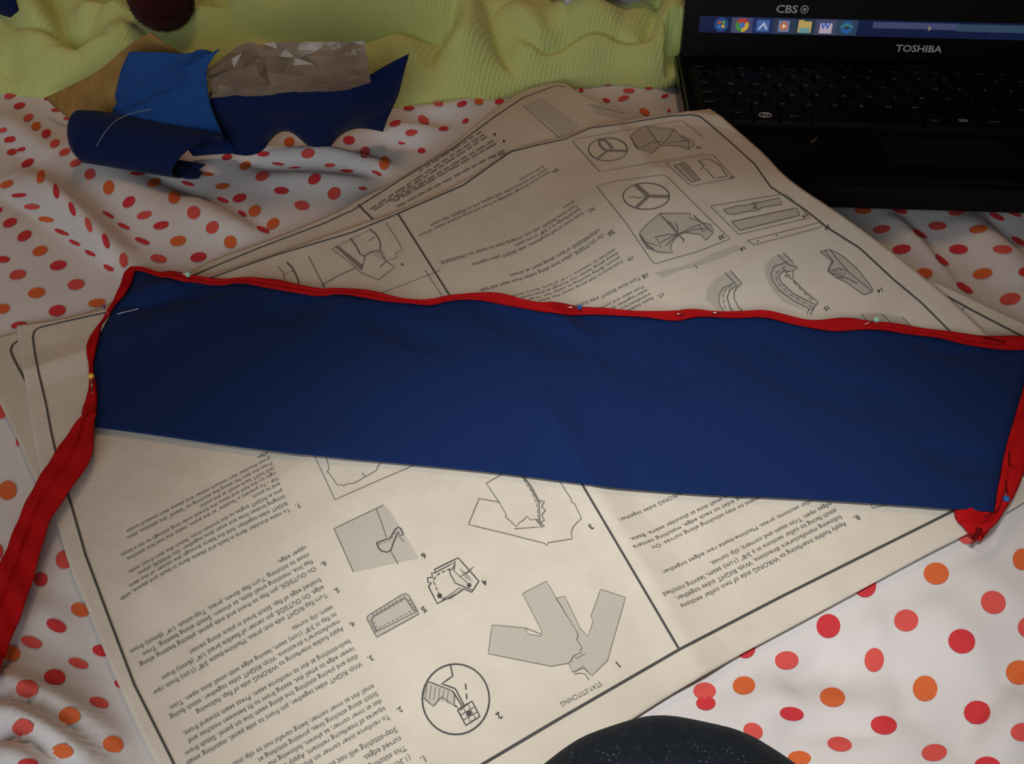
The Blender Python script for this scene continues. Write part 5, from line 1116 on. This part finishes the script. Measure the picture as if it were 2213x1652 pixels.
lid_text('word_letter', 'W', icx[5] - .0003, cz - .0012, .0070, emit('word_blue', (40, 70, 170)), -.0008)
lid_text('screen_logo', 'CBS', SX0 + .0665, SZ0 + .0165, .0082, M['cbs'], -.0004, 1.2)
v, f = tube_geo([(SX0 + .0802 + .0028 * math.cos(q), -.0003, SZ0 + .0192 + .0028 * math.sin(q)) for q in np.linspace(0, 2 * math.pi, 17)], .0004, 5); mesh('screen_logo', v, f, M['cbs'], parent=lid)
scr('screen_logo', circ(SX0 + .0802, SZ0 + .0192, .0014), (110, 100, 104))
lid_text('maker_name', 'TOSHIBA', (LX0 + LX1) / 2 + .008, .0098, .0074, M['silver'], -.0012, 1.18)
scr('mouse_pointer', [(SX0 + .178, SZ0 + .0095), (SX0 + .178, SZ0 + .0055), (SX0 + .1805, SZ0 + .0068)], (150, 140, 110), 1, -.0006)
cr = lap_w((.036, LY0 + .050, .001)); v, f = tube_geo([cr, cr + np.array([.003, .002, .0006]), cr + np.array([.005, .006, .0002])], .0006, 6)
tag(mesh('crumb', v, f, mat('crumb_brown', (.13, .055, .02), .8), origin=cr), 'tiny brown crumb on the laptop palm rest', 'crumb')

# ------------------------------------------------------------------ the knee of the person sitting on the bed
def knee():
    bm = bmesh.new()
    kx = G([(1560, 1785)], .055)[0]
    c = np.array([kx[0], kx[1], .055])
    # one continuous leg: hip -> thigh -> knee -> shin -> ankle, as rings along a bent path
    path = [(c + np.array([.155, -.47, .02]), .088), (c + np.array([.12, -.36, .02]), .084), (c + np.array([.085, -.25, .018]), .077), (c + np.array([.05, -.15, .012]), .063), (c + np.array([.025, -.075, .006]), .053), (c + np.array([.004, -.022, -.002]), .047),
            (c + np.array([-.018, .004, -.010]), .045), (c + np.array([-.050, -.022, -.014]), .044), (c + np.array([-.105, -.08, -.016]), .045), (c + np.array([-.18, -.15, -.016]), .045), (c + np.array([-.26, -.24, -.018]), .042), (c + np.array([-.32, -.31, -.020]), .038)]
    P = np.array([p for p, r in path]); Rr = np.array([r for p, r in path])
    PR = smooth_poly(np.c_[P, Rr], 90, 3)
    v, f = tube_geo(PR[:, :3], PR[:, 3], 40)
    v = np.array(v); rs = .0012 * wav(v[:, 0] * 1.2, v[:, 1] + v[:, 2], 70, 7); v[:, 2] += rs
    v[:, 2] = np.maximum(v[:, 2], .004)
    o = np.array([c[0], c[1], 0]); p = mesh('person', v, f, M['denim'], origin=o)
    md = p.modifiers.new('one_surface', 'REMESH'); md.mode = 'VOXEL'; md.voxel_size = .005; md.use_smooth_shade = True
    md = p.modifiers.new('soften', 'SMOOTH'); md.factor = .5; md.iterations = 14
    tag(p, 'bent knee in dark blue denim jeans at the near edge', 'person')
knee()
